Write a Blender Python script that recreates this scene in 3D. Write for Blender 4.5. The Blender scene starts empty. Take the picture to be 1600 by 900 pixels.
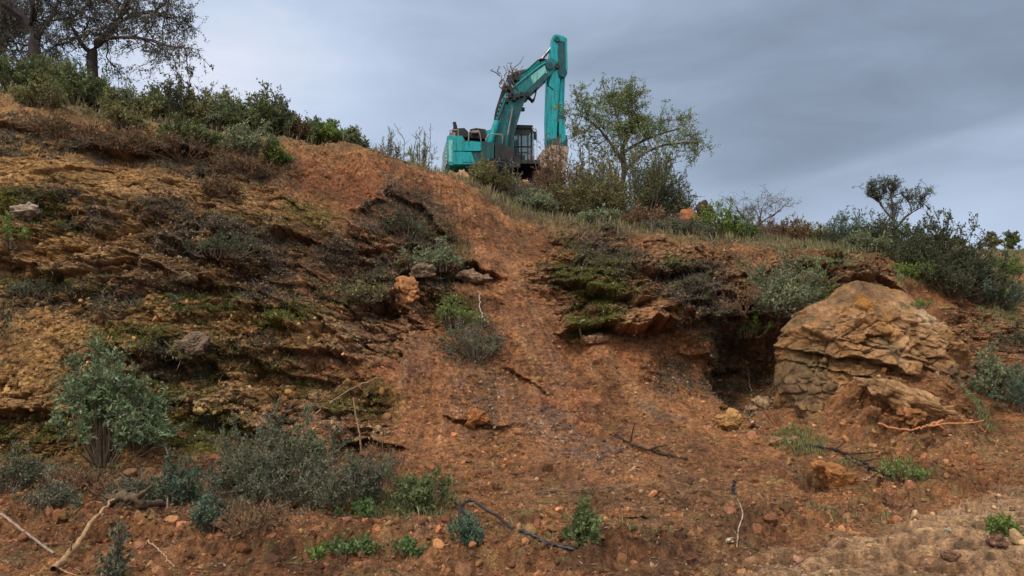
import bpy, bmesh, math, random, time
import numpy as np
from mathutils import Vector, Matrix
T0 = time.time()
random.seed(7)
RS = np.random.RandomState(11)
SC = bpy.context.scene
COL = SC.collection
R = math.radians

# ------------------------------------------------------------------ camera
F = 1256.0                                   # focal length in photo pixels (1600 wide)
HOR = 600.0
PITCH = math.atan((HOR - 450.0) / F)
EYE = 1.6
cd = bpy.data.cameras.new('camera'); cam = bpy.data.objects.new('camera', cd); COL.objects.link(cam)
cd.sensor_width = 36.0; cd.lens = 36.0 * F / 1600.0
cd.clip_start = 0.05; cd.clip_end = 6000
cam.location = (0, 0, EYE); cam.rotation_euler = (math.pi / 2 + PITCH, 0, 0)
SC.camera = cam
CP, SP = math.cos(PITCH), math.sin(PITCH)

def P(px, py, d):
    """World point at depth y=d seen at a photo pixel."""
    a = (np.asarray(px, float) - 800) / F; b = (450 - np.asarray(py, float)) / F
    dy = CP - b * SP; dz = SP + b * CP
    k = np.asarray(d, float) / dy
    return np.stack(np.broadcast_arrays(a * k, dy * k, EYE + dz * k), -1)

def proj(V):
    x, y, z = V[..., 0], V[..., 1], V[..., 2] - EYE
    w = y * CP + z * SP; v = -y * SP + z * CP
    w = np.where(w > 0.05, w, 0.05)
    return 800 + F * x / w, 450 - F * v / w, w

# ------------------------------------------------------------------ world, sun, exposure
SUN_EL, SUN_AZ = R(52), R(205)              # azimuth measured from +Y clockwise; behind the viewer, to the left
W = bpy.data.worlds.new('World'); SC.world = W; W.use_nodes = True
nt = W.node_tree; nt.nodes.clear()
def wn(t, **k):
    n = nt.nodes.new(t)
    for a, b in k.items(): setattr(n, a, b)
    return n
out = wn('ShaderNodeOutputWorld'); bg = wn('ShaderNodeBackground'); bg.inputs['Strength'].default_value = 0.1
sky = wn('ShaderNodeTexSky', sky_type='NISHITA', sun_disc=False, sun_elevation=SUN_EL, sun_rotation=SUN_AZ)
tc = wn('ShaderNodeTexCoord')
def dirblob(px, py, r0, r1):
    d = (P(px, py, 10.0) - np.array([0, 0, EYE])); d = d / np.linalg.norm(d)
    vm = wn('ShaderNodeVectorMath', operation='DISTANCE'); vm.inputs[1].default_value = tuple(d)
    nt.links.new(tc.outputs['Generated'], vm.inputs[0])
    mr = wn('ShaderNodeMapRange', interpolation_type='SMOOTHSTEP'); mr.inputs[1].default_value = r1; mr.inputs[2].default_value = r0
    nt.links.new(vm.outputs['Value'], mr.inputs[0]); return mr.outputs[0]
def math_(op, a, b):
    m = wn('ShaderNodeMath', operation=op)
    for i, v in enumerate((a, b)):
        if isinstance(v, (int, float)): m.inputs[i].default_value = v
        else: nt.links.new(v, m.inputs[i])
    return m.outputs[0]
mp = wn('ShaderNodeMapping'); mp.inputs['Rotation'].default_value = (0, R(-16), 0); mp.inputs['Scale'].default_value = (1.0, 1.0, 3.2)
nt.links.new(tc.outputs['Generated'], mp.inputs[0])
ns = wn('ShaderNodeTexNoise'); ns.inputs['Scale'].default_value = 1.7; ns.inputs['Detail'].default_value = 5; ns.inputs['Roughness'].default_value = .48
ns.inputs['Distortion'].default_value = .35
nt.links.new(mp.outputs[0], ns.inputs['Vector'])
v = math_('MULTIPLY', math_('SUBTRACT', ns.outputs[0], 0.5), 0.85)
v = math_('ADD', v, 0.47)
ns2 = wn('ShaderNodeTexNoise'); ns2.inputs['Scale'].default_value = 5.5; ns2.inputs['Detail'].default_value = 6; ns2.inputs['Roughness'].default_value = .55; ns2.inputs['Distortion'].default_value = .6
nt.links.new(mp.outputs[0], ns2.inputs['Vector'])
v = math_('ADD', v, math_('MULTIPLY', math_('SUBTRACT', ns2.outputs[0], .5), .27))
v = math_('ADD', v, math_('MULTIPLY', dirblob(1250, 400, 0.0, 0.42), 0.13))
v = math_('ADD', v, math_('MULTIPLY', dirblob(290, 90, 0.0, 0.32), 0.40))
v = math_('ADD', v, math_('MULTIPLY', dirblob(620, 300, 0.0, 0.35), 0.16))
v = math_('ADD', v, math_('MULTIPLY', dirblob(1500, 350, 0.0, 0.22), 0.16))
v = math_('SUBTRACT', v, math_('MULTIPLY', dirblob(1400, 160, 0.02, 0.42), 0.22))
v = math_('SUBTRACT', v, math_('MULTIPLY', dirblob(1180, 240, 0.0, 0.2), 0.07))
# the lower edge of the dark cloud sheet on the right: a great circle through two directions, roughened
da, db = [P(x_, y_, 10.0) - np.array([0, 0, EYE]) for x_, y_ in ((1150, 288), (1600, 186))]
nn = np.cross(db, da); nn = nn / np.linalg.norm(nn); nn = nn if nn[2] > 0 else -nn
de = wn('ShaderNodeVectorMath', operation='DOT_PRODUCT'); de.inputs[1].default_value = tuple(nn); nt.links.new(tc.outputs['Generated'], de.inputs[0])
ed = math_('ADD', de.outputs['Value'], math_('MULTIPLY', math_('SUBTRACT', ns2.outputs[0], .5), .05))
r1 = wn('ShaderNodeMapRange', interpolation_type='SMOOTHSTEP'); r1.inputs[1].default_value = -.012; r1.inputs[2].default_value = .016; nt.links.new(ed, r1.inputs[0])
r2 = wn('ShaderNodeMapRange', interpolation_type='SMOOTHSTEP'); r2.inputs[1].default_value = .22; r2.inputs[2].default_value = .0; nt.links.new(ed, r2.inputs[0])
v = math_('SUBTRACT', v, math_('MULTIPLY', math_('MULTIPLY', math_('MULTIPLY', r1.outputs[0], r2.outputs[0]), dirblob(1480, 180, .12, .42)), .17))
cr = wn('ShaderNodeValToRGB'); nt.links.new(v, cr.inputs[0])
el = cr.color_ramp.elements
el[0].position = .1; el[0].color = (.19, .23, .30, 1)
el[1].position = 1.0; el[1].color = (.74, .77, .88, 1)
e = el.new(.32); e.color = (.265, .33, .435, 1)
e = el.new(.5); e.color = (.37, .45, .585, 1)
e = el.new(.75); e.color = (.50, .60, .76, 1)
# unseen sky round the sun, high behind the viewer, brightened to light the ground
sd = (math.sin(SUN_AZ) * math.cos(SUN_EL), math.cos(SUN_AZ) * math.cos(SUN_EL), math.sin(SUN_EL))
vm = wn('ShaderNodeVectorMath', operation='DOT_PRODUCT'); vm.inputs[1].default_value = sd
nt.links.new(tc.outputs['Generated'], vm.inputs[0])
mr = wn('ShaderNodeMapRange', interpolation_type='SMOOTHSTEP'); mr.inputs[1].default_value = .25; mr.inputs[2].default_value = 1.0
mr.inputs[3].default_value = 10.0; mr.inputs[4].default_value = 34.0
nt.links.new(vm.outputs['Value'], mr.inputs[0])
wm = wn('ShaderNodeMix', data_type='RGBA'); wm.inputs[7].default_value = (.60, .56, .52, 1)      # warm tint added to the unseen sky, to offset its blue light
wr = wn('ShaderNodeMapRange', interpolation_type='SMOOTHSTEP'); wr.inputs[1].default_value = .1; wr.inputs[2].default_value = .9; nt.links.new(vm.outputs['Value'], wr.inputs[0])
nt.links.new(wr.outputs[0], wm.inputs[0]); nt.links.new(cr.outputs[0], wm.inputs[6])
sc_ = wn('ShaderNodeVectorMath', operation='SCALE'); nt.links.new(wm.outputs[2], sc_.inputs[0]); nt.links.new(mr.outputs[0], sc_.inputs['Scale'])
mx = wn('ShaderNodeMix', data_type='RGBA'); mx.inputs[0].default_value = .92
nt.links.new(sky.outputs[0], mx.inputs[6]); nt.links.new(sc_.outputs[0], mx.inputs[7])
nt.links.new(mx.outputs[2], bg.inputs['Color']); nt.links.new(bg.outputs[0], out.inputs[0])
sl = bpy.data.lights.new('sun', 'SUN'); sl.energy = 1.5; sl.angle = R(10); sl.color = (1, .95, .87)
so = bpy.data.objects.new('sun', sl); COL.objects.link(so)
so.rotation_euler = Vector((-sd[0], -sd[1], -sd[2])).to_track_quat('-Z', 'Y').to_euler()
SC.view_settings.view_transform = 'Standard'; SC.view_settings.look = 'None'; SC.view_settings.gamma = 1
SC.view_settings.use_curve_mapping = False; SC.view_settings.exposure = 0.17

# ------------------------------------------------------------------ noise
_tab = {}
def vnoise(p, scale, seed):
    if seed not in _tab:
        r = np.random.RandomState(seed)
        q, _ = np.linalg.qr(r.normal(size=(3, 3)))
        _tab[seed] = (r.uniform(-1, 1, 32 ** 3).astype(np.float32), q, r.uniform(0, 32, 3))
    t, q, o = _tab[seed]
    x = (p @ q) * scale + o
    i = np.floor(x).astype(np.int64); f = (x - i).astype(np.float32)
    f = f * f * f * (f * (f * 6 - 15) + 10)
    i0 = i & 31; i1 = (i + 1) & 31
    ax, ay, az = i0[..., 0] * 1024, i0[..., 1] * 32, i0[..., 2]
    bx, by, bz = i1[..., 0] * 1024, i1[..., 1] * 32, i1[..., 2]
    fx, fy, fz = f[..., 0], f[..., 1], f[..., 2]
    def l(a, b, w): return a + (b - a) * w
    return l(l(l(t[ax + ay + az], t[bx + ay + az], fx), l(t[ax + by + az], t[bx + by + az], fx), fy),
             l(l(t[ax + ay + bz], t[bx + ay + bz], fx), l(t[ax + by + bz], t[bx + by + bz], fx), fy), fz)
def fbm(p, scale, octv, gain=.5, seed=1):
    s = 0; a = 1.0; n = 0
    for k in range(octv):
        s = s + a * vnoise(p, scale * 2.03 ** k, seed * 17 + k); n += a; a *= gain
    return s / n
def ridged(p, scale, octv, gain=.5, seed=1):
    s = 0; a = 1.0; n = 0
    for k in range(octv):
        s = s + a * (1 - 2 * np.abs(vnoise(p, scale * 2.03 ** k, seed * 31 + k))); n += a; a *= gain
    return s / n
def worley(p, scale, seed, tilt=.5, stretch=(1, 1, 1)):
    """random step and tilt of the nearest cell, and distance to the cell edge"""
    rs = np.random.RandomState(seed); tab = rs.uniform(0, 1, (4096, 7)).astype(np.float32)
    q, _ = np.linalg.qr(np.eye(3) + .25 * rs.normal(size=(3, 3))); x = ((p * np.array(stretch)) @ q * scale).astype(np.float32)
    i = np.floor(x).astype(np.int64); best = np.full(len(p), 9., np.float32); sec = best.copy(); bk = np.zeros(len(p), np.int64); bd = np.zeros((len(p), 3), np.float32)
    for a in (-1, 0, 1):
        for b in (-1, 0, 1):
            for c in (-1, 0, 1):
                j = i + np.array([a, b, c]); h = (j[:, 0] * 73856093 ^ j[:, 1] * 19349663 ^ j[:, 2] * 83492791) & 4095
                dd = x - (j + tab[h, :3]).astype(np.float32); d = np.sum(dd * dd, 1)
                m = d < best; sec = np.where(m, best, np.minimum(sec, d)); best = np.where(m, d, best); bk = np.where(m, h, bk); bd[m] = dd[m]
    t = tab[bk]; edge = np.sqrt(sec) - np.sqrt(best)
    return (t[:, 3] - .5) + tilt * np.sum((t[:, 4:7] - .5) * 2 * bd, 1), edge, t[:, 3]
def sstep(x, a, b):
    t = np.clip((x - a) / (b - a), 0, 1); return t * t * (3 - 2 * t)

# ------------------------------------------------------------------ materials
def new_mat(name):
    m = bpy.data.materials.new(name); m.use_nodes = True
    return m, m.node_tree, m.node_tree.nodes['Principled BSDF']
def mix_mul(nt, a, b, fac=1.0, mode='MULTIPLY'):
    n = nt.nodes.new('ShaderNodeMix'); n.data_type = 'RGBA'; n.blend_type = mode; n.inputs[0].default_value = fac
    nt.links.new(a, n.inputs[6]); nt.links.new(b, n.inputs[7]); return n.outputs[2]
def ramp(nt, src, stops):
    r = nt.nodes.new('ShaderNodeValToRGB'); nt.links.new(src, r.inputs[0]); e = r.color_ramp.elements
    e[0].position, e[0].color = stops[0][0], (*stops[0][1], 1); e[1].position, e[1].color = stops[-1][0], (*stops[-1][1], 1)
    for p_, c in stops[1:-1]: k = e.new(p_); k.color = (*c, 1)
    return r.outputs[0]
def noise_n(nt, vec, scale, detail=6, rough=.6, dist=0):
    n = nt.nodes.new('ShaderNodeTexNoise'); n.inputs['Scale'].default_value = scale; n.inputs['Detail'].default_value = detail
    n.inputs['Roughness'].default_value = rough; n.inputs['Distortion'].default_value = dist
    nt.links.new(vec, n.inputs['Vector']); return n.outputs[0]

def earth_mat(name, use_attr=True, base=(.3, .2, .12), bump=.05, fine=1.0):
    m, t, b = new_mat(name)
    g = t.nodes.new('ShaderNodeNewGeometry').outputs['Position'] if use_attr == 'pos' else t.nodes.new('ShaderNodeTexCoord').outputs['Object']
    if use_attr:
        a = t.nodes.new('ShaderNodeVertexColor'); a.layer_name = 'Col'; col = a.outputs[0]
    else:
        a = t.nodes.new('ShaderNodeRGB'); a.outputs[0].default_value = (*base, 1); col = a.outputs[0]
    n1 = noise_n(t, g, 9 * fine, 9, .72); n2 = noise_n(t, g, 46 * fine, 5, .7); n3 = noise_n(t, g, 1.3, 4, .6)
    col = mix_mul(t, col, ramp(t, n1, [(.25, (.5, .5, .52)), (.5, (1, 1, 1)), (.75, (1.5, 1.42, 1.32))]))
    col = mix_mul(t, col, ramp(t, n2, [(.28, (.5, .5, .52)), (.5, (1, 1, 1)), (.72, (1.55, 1.5, 1.42))]))
    col = mix_mul(t, col, ramp(t, n3, [(.3, (.82, .8, .8)), (.7, (1.2, 1.18, 1.12))]))
    t.links.new(col, b.inputs['Base Color'])
    b.inputs['Roughness'].default_value = .92; b.inputs['Specular IOR Level'].default_value = .18
    bp = t.nodes.new('ShaderNodeBump'); bp.inputs['Distance'].default_value = bump; bp.inputs['Strength'].default_value = 1
    t.links.new(n1, bp.inputs['Height'])
    bp2 = t.nodes.new('ShaderNodeBump'); bp2.inputs['Distance'].default_value = bump * .35; bp2.inputs['Strength'].default_value = 1
    t.links.new(n2, bp2.inputs['Height']); t.links.new(bp.outputs[0], bp2.inputs['Normal'])
    t.links.new(bp2.outputs[0], b.inputs['Normal'])
    return m
M_EARTH = earth_mat('earth', True, bump=.10)
M_ROCK = earth_mat('weathered_rock', True, bump=.05, fine=1.3)
M_CLOD = earth_mat('clod_earth', True, bump=.02, fine=2)

def leaf_mat():
    m, t, b = new_mat('leaf')
    a = t.nodes.new('ShaderNodeVertexColor'); a.layer_name = 'Col'
    t.links.new(a.outputs[0], b.inputs['Base Color']); b.inputs['Roughness'].default_value = .6
    b.inputs['Specular IOR Level'].default_value = .25
    tr = t.nodes.new('ShaderNodeBsdfTranslucent'); mxs = t.nodes.new('ShaderNodeMixShader'); mxs.inputs[0].default_value = .25
    t.links.new(a.outputs[0], tr.inputs[0]); t.links.new(b.outputs[0], mxs.inputs[1]); t.links.new(tr.outputs[0], mxs.inputs[2])
    t.links.new(mxs.outputs[0], t.nodes['Material Output'].inputs[0]); return m
M_LEAF = leaf_mat()
def bark_mat():
    m, t, b = new_mat('bark')
    a = t.nodes.new('ShaderNodeVertexColor'); a.layer_name = 'Col'
    g = t.nodes.new('ShaderNodeTexCoord').outputs['Object']; n = noise_n(t, g, 22, 6, .65)
    t.links.new(mix_mul(t, a.outputs[0], ramp(t, n, [(.3, (.55, .55, .55)), (.7, (1.5, 1.45, 1.4))])), b.inputs['Base Color'])
    b.inputs['Roughness'].default_value = .85; b.inputs['Specular IOR Level'].default_value = .2
    bp = t.nodes.new('ShaderNodeBump'); bp.inputs['Distance'].default_value = .01; t.links.new(n, bp.inputs['Height']); t.links.new(bp.outputs[0], b.inputs['Normal'])
    return m
M_BARK = bark_mat()

# ------------------------------------------------------------------ mesh helpers
def mk(name, V, Fc, mat, col=None, parent=None, loc=None, smooth=True):
    V = np.asarray(V, float)
    if loc is not None: V = V - np.asarray(loc)
    Fc = np.asarray(Fc, np.int32); n, k = Fc.shape
    me = bpy.data.meshes.new(name)
    me.vertices.add(len(V)); me.vertices.foreach_set('co', V.astype(np.float32).ravel())
    me.loops.add(n * k); me.loops.foreach_set('vertex_index', Fc.ravel())
    me.polygons.add(n); me.polygons.foreach_set('loop_start', np.arange(0, n * k, k, dtype=np.int32))
    me.polygons.foreach_set('loop_total', np.full(n, k, np.int32))
    me.update(calc_edges=True)
    me.polygons.foreach_set('use_smooth', np.full(n, smooth, bool))
    if col is not None:
        at = me.color_attributes.new('Col', 'FLOAT_COLOR', 'POINT')
        c = np.ones((len(V), 4), np.float32); c[:, :3] = col; at.data.foreach_set('color', c.ravel())
    me.materials.append(mat)
    o = bpy.data.objects.new(name, me); COL.objects.link(o)
    if loc is not None and parent is None: o.location = tuple(loc)
    if parent is not None: o.parent = parent
    return o
def tag(o, label=None, cat=None, group=None, kind=None):
    if label: o['label'] = label
    if cat: o['category'] = cat
    if group: o['group'] = group
    if kind: o['kind'] = kind
    return o
def empty(name, loc, label, cat, group=None, rz=0):
    o = bpy.data.objects.new(name, None); COL.objects.link(o); o.location = tuple(loc); o.rotation_euler = (0, 0, rz)
    o.empty_display_size = .2
    return tag(o, label, cat, group)

def tube_mesh(Pt, Rd, n=5):
    """Pt (S,K,3), Rd (S,K) -> vertices, quads of S tapered tubes"""
    S, K, _ = Pt.shape
    T = np.gradient(Pt, axis=1); T /= np.linalg.norm(T, axis=2, keepdims=True) + 1e-9
    ref = np.where(np.abs(T[..., 2:3]) > .9, np.array([1., 0, 0]), np.array([0, 0, 1.]))
    A = np.cross(T, ref); A /= np.linalg.norm(A, axis=2, keepdims=True) + 1e-9; B = np.cross(T, A)
    an = np.arange(n) * 2 * np.pi / n
    V = Pt[:, :, None] + Rd[:, :, None, None] * (A[:, :, None] * np.cos(an)[None, None, :, None] + B[:, :, None] * np.sin(an)[None, None, :, None])
    idx = np.arange(S * K * n).reshape(S, K, n)
    a = idx[:, :-1]; b = idx[:, 1:]
    Fq = np.stack([a, np.roll(a, -1, 2), np.roll(b, -1, 2), b], -1).reshape(-1, 4)
    return V.reshape(-1, 3), Fq
def leaf_mesh(C, D, L, Wd, rs):
    """rhombic folded leaves at C pointing along D"""
    n = len(C); D = D / (np.linalg.norm(D, axis=1, keepdims=True) + 1e-9)
    r = rs.normal(size=(n, 3)); S = np.cross(D, r); S /= np.linalg.norm(S, axis=1, keepdims=True) + 1e-9
    N = np.cross(D, S)
    L = np.broadcast_to(L, n)[:, None]; Wd = np.broadcast_to(Wd, n)[:, None]
    V = np.stack([C, C + D * L * .5 + S * Wd * .5 + N * Wd * .15, C + D * L, C + D * L * .45 - S * Wd * .5 + N * Wd * .15], 1)
    return V.reshape(-1, 3), np.arange(n * 4).reshape(n, 4)
def cat_mesh(parts):
    V = []; Fq = []; o = 0
    for v_, f_ in parts: V.append(v_); Fq.append(f_ + o); o += len(v_)
    return np.concatenate(V), np.concatenate(Fq)

# ------------------------------------------------------------------ terrain control net
PXC = [-1500, -700, -250, 0, 200, 400, 560, 700, 850, 1000, 1150, 1300, 1450, 1600, 1850, 2300, 3100]
# rows from the toe of the bank to its crest, then the ground behind: (py, depth) per column
TOE  = [(700,11.5),(705,11),(715,10.6),(725,10.5),(735,10.5),(760,10.5),(775,10.4),(792,10.2),(800,10.1),(802,10),(800,10.1),(785,10.6),(765,11),(748,11.4),(735,12),(725,13),(720,14)]
LOW  = [(620,12.5),(620,12),(630,11.5),(640,11.2),(645,11.3),(655,11.8),(668,12.1),(695,12.1),(705,12.1),(700,12.4),(705,12.6),(703,12.8),(694,13.2),(684,13.6),(670,14.5),(660,16),(655,18)]
MID = [(470, 13.6), (470, 13.1), (475, 12.4), (480, 11.9), (485, 12.1), (500, 12.6), (525, 13.54), (565, 14.0), (585, 14.3), (585, 14.9), (602, 15.4), (602, 15.8), (600, 16.4), (600, 17), (598, 18), (595, 19), (595, 21)]
UP1 = [(320, 14.7), (320, 14.2), (325, 13.4), (330, 12.8), (335, 13.2), (362, 14.0), (382, 15.38), (425, 16.2), (462, 16.4), (472, 16.2), (500, 16.5), (502, 17.2), (510, 19), (525, 20), (520, 21), (515, 23), (515, 25)]
UP2 = [(220, 16.0), (220, 15.5), (225, 14.6), (232, 14.0), (248, 14.5), (285, 15.4), (295, 16.74), (335, 18.0), (398, 18.0), (420, 17.5), (435, 17.7), (442, 18.6), (450, 21), (460, 23), (455, 24), (450, 26), (450, 28)]
CRE = [(150, 18.1), (150, 17.6), (155, 16.5), (162, 15.7), (204, 16.2), (228, 17.2), (238, 18.28), (284, 20.0), (362, 19.4), (376, 19.0), (391, 19.2), (402, 20.6), (412, 23.5), (418, 26.5), (415, 28), (410, 30), (410, 32)]
BEH  = [(140,24),(140,23),(145,22),(150,21),(192,21.5),(228,22.5),(248,23),(284,24),(330,24.5),(355,24),(373,24),(388,26),(402,28),(408,32),(405,34),(400,36),(400,38)]
PLA  = [(140,36),(140,36),(145,36),(150,36),(195,36),(240,35),(262,34.5),(294,34),(300,34),(338,34),(356,34),(372,36),(384,38),(397,44),(395,46),(390,48),(390,50)]
FAR  = [(150,70),(150,70),(155,70),(160,70),(205,70),(260,70),(290,70),(330,70),(340,70),(360,70),(364,70),(378,70),(386,75),(391,85),(390,85),(385,85),(385,85)]
TRK  = [(845,8.0)]*9 + [(846,8.0),(846,8.0),(842,8.1),(838,8.2),(835,8.3),(832,8.4),(830,8.5),(830,8.5)]
BOT  = [(902,6.85)]*17
pxc = np.array(PXC, float)
rows = []
def wrow(y, z, spread=8.0):
    return np.stack([(pxc - 800) / F * max(y, spread), np.full(len(pxc), float(y)), np.full(len(pxc), float(z))], 1)
rows.append(wrow(-40, -.6, 40)); rows.append(wrow(-6, -.15, 9)); rows.append(wrow(2, -.03)); rows.append(wrow(5, -.04))
for r_ in (BOT, TRK, TOE, LOW, MID, UP1, UP2, CRE, BEH, PLA, FAR):
    a = np.array(r_, float); rows.append(P(pxc, a[:, 0], a[:, 1]))
zf = rows[-1][:, 2]
r_ = rows[-1] * np.array([2.6, 2.6, 1]); r_[:, 2] = zf * .9 - 2; rows.append(r_)
r_ = rows[-2] * np.array([25, 25, 1]); r_[:, 2] = -20; rows.append(r_)
CT = np.array(rows)                                             # (rows, cols, 3)
def herm(Y, tq):
    """Interpolate Y (n,...) at fractional indices with limited cubic tangents."""
    n = len(Y); dY = np.diff(Y, axis=0)
    m = np.zeros_like(Y); m[0] = dY[0]; m[-1] = dY[-1]
    a_, b_ = dY[:-1], dY[1:]; m[1:-1] = np.where(a_ * b_ > 0, 2 * a_ * b_ / (a_ + b_ + np.where(a_ + b_ >= 0, 1e-12, -1e-12)), 0)
    i = np.clip(np.floor(tq).astype(int), 0, n - 2); t = (tq - i).reshape((-1,) + (1,) * (Y.ndim - 1))
    return (2*t**3-3*t**2+1)*Y[i] + (t**3-2*t**2+t)*m[i] + (-2*t**3+3*t**2)*Y[i+1] + (t**3-t**2)*m[i+1]
def spread_idx(counts):
    q = []
    for k, c in enumerate(counts): q += list(k + np.arange(c) / c)
    return np.array(q + [len(counts)])
#      -40 -6  2   5  BOT TRK TOE LOW  MID  UP1 UP2 CRE BEH PLA FAR ..
tv = spread_idx([6, 8, 10, 50, 60, 62, 110, 150, 190, 130, 80, 40, 30, 24, 8, 6])
tu = spread_idx([10, 16, 60, 170, 170, 136, 120, 128, 128, 128, 128, 128, 128, 60, 16, 10])
i_ = np.clip(np.floor(tv).astype(int), 0, len(CT) - 2); w_ = (tv - i_)[:, None, None]
GL = CT[i_] * (1 - w_) + CT[i_ + 1] * w_
G = np.where((tv > 12)[:, None, None], GL, herm(CT, tv))                                                # (nv, cols, 3)
G = herm(np.swapaxes(G, 0, 1), tu).swapaxes(0, 1)               # (nv, nu, 3)
NV, NU = G.shape[:2]
B0 = G.reshape(-1, 3)
PX, PY, DW = proj(B0)
bank = ((tv > 5.6) & (tv < 11.4))[:, None].repeat(NU, 1).ravel()
TV = tv[:, None].repeat(NU, 1).ravel()
n_lo = fbm(B0, .55, 3, seed=3); n_md = fbm(B0, 1.6, 4, seed=5); n_hi = fbm(B0, 5.0, 4, .6, seed=8)
wx = PX + 26 * n_md + 14 * n_hi; wy = PY + 20 * vnoise(B0, 1.3, 90) + 12 * fbm(B0, 4.1, 3, .6, seed=9)
front = (TV > 3) & (TV < 12.9)
def blob(x, y, rx, ry, ang=0, soft=.55):
    c, s = math.cos(R(ang)), math.sin(R(ang))
    dx = wx - x; dy = wy - y
    q = np.sqrt(((dx * c + dy * s) / rx) ** 2 + ((-dx * s + dy * c) / ry) ** 2)
    return (1 - sstep(q, 1 - soft, 1 + soft * .5)) * front
def blobs(L): 
    m = np.zeros(len(B0))
    for b in L: m = np.maximum(m, (b[5] if len(b) > 5 else 1) * blob(*b[:5]))
    return m

scree = blobs([(760, 430, 60, 150, -22), (830, 600, 130, 170, -24), (680, 620, 75, 130, -8), (960, 720, 190, 70, 18), (560, 300, 130, 55, 15), (700, 330, 45, 90, -28), (985, 600, 65, 80, -25)])
rocky = np.clip(blobs([(100, 265, 170, 60, 0, .35), (330, 290, 120, 50, 0, .6), (480, 310, 110, 55, 10, .5), (1560, 520, 90, 70, 20, .6), (120, 400, 190, 120, 5), (330, 420, 200, 130, 5), (600, 420, 150, 110, 15), (930, 450, 110, 90, 8), (1080, 450, 100, 55, 5), (1300, 430, 110, 40, 0), (540, 510, 120, 70, 10), (300, 600, 260, 110, 0), (60, 650, 120, 70, 0), (560, 660, 70, 50, 0)]) - .55 * scree, 0, 1)

Z = np.zeros(len(B0)); OUT = np.zeros(len(B0))                  # vertical and outward (towards the road) displacement
OUT += .34 * n_lo * bank + (.16 * n_md) * bank
Z += .10 * n_lo * (TV > 3) * (TV < 6) + .05 * n_md * (TV <= 13)
# bedded rock: lips that step out and recede upwards, broken up by lumps and cracks
def billow(p, scale, octv, gain=.5, seed=1):
    t = 0; a = 1.0; n = 0
    for k in range(octv): t = t + a * (2 * np.sqrt(np.abs(vnoise(p, scale * 2.1 ** k, seed * 13 + k))) - 1); n += a; a *= gain
    return t / n
bed = sstep(vnoise(B0, .55, 601) + .3 * n_md, -.15, .3)
ph = B0[:, 2] * 1.35 + 1.5 * fbm(B0 * np.array([.8, .8, 1]), .6, 4, .6, seed=21) + .3 * n_md + .08 * B0[:, 0]
fr = ph - np.floor(ph); saw = (1 - fr) ** 1.4 * sstep(fr, 0, .07)
OUT += rocky * .38 * (saw - .4) * (.1 + .6 * bed)
bed2 = sstep(vnoise(B0, .9, 603) + .4 * n_md, .0, .35)
ph = B0[:, 2] * 4.2 + 2.2 * fbm(B0 * np.array([.8, .8, 1]), 1.1, 4, .6, seed=24) + .2 * B0[:, 0]
fr = ph - np.floor(ph); saw2 = (1 - fr) ** 1.3 * sstep(fr, 0, .1)
OUT += rocky * .10 * (saw2 - .4) * bed2
OUT += (rocky * .26 + bank * .05 * (1 - scree)) * billow(B0 * np.array([1, 1, 1.5]), .75, 3, .55, seed=12)
OUT += (rocky * .13 + bank * .035) * billow(B0 * np.array([1, 1, 1.7]), 2.4, 4, .62, seed=14)
msk = (bank & (rocky > .03)); sub = np.where(msk)[0]; pw = B0[sub] + .10 * np.stack([n_md[sub], n_hi[sub], n_md[sub]], 1)
BLK = np.zeros(len(B0)); BE = np.ones(len(B0)); BT = np.zeros(len(B0))
for sc0, am, sd0, st in ((1.5, .34, 611, (1, 1, 1.7)), (4.2, .13, 612, (1, 1, 1.6)), (10., .05, 613, (1, 1, 1.3))):
    o_, e_, t_ = worley(pw, sc0, sd0, .75, st); BLK[sub] += am * o_ - am * .45 * (1 - sstep(e_, 0, .16)); BE[sub] = np.minimum(BE[sub], sstep(e_, 0, .12)); BT[sub] += (t_ - .5) * .5
OUT += BLK * rocky * np.where(PX < 620, .68, 1.0)
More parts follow.
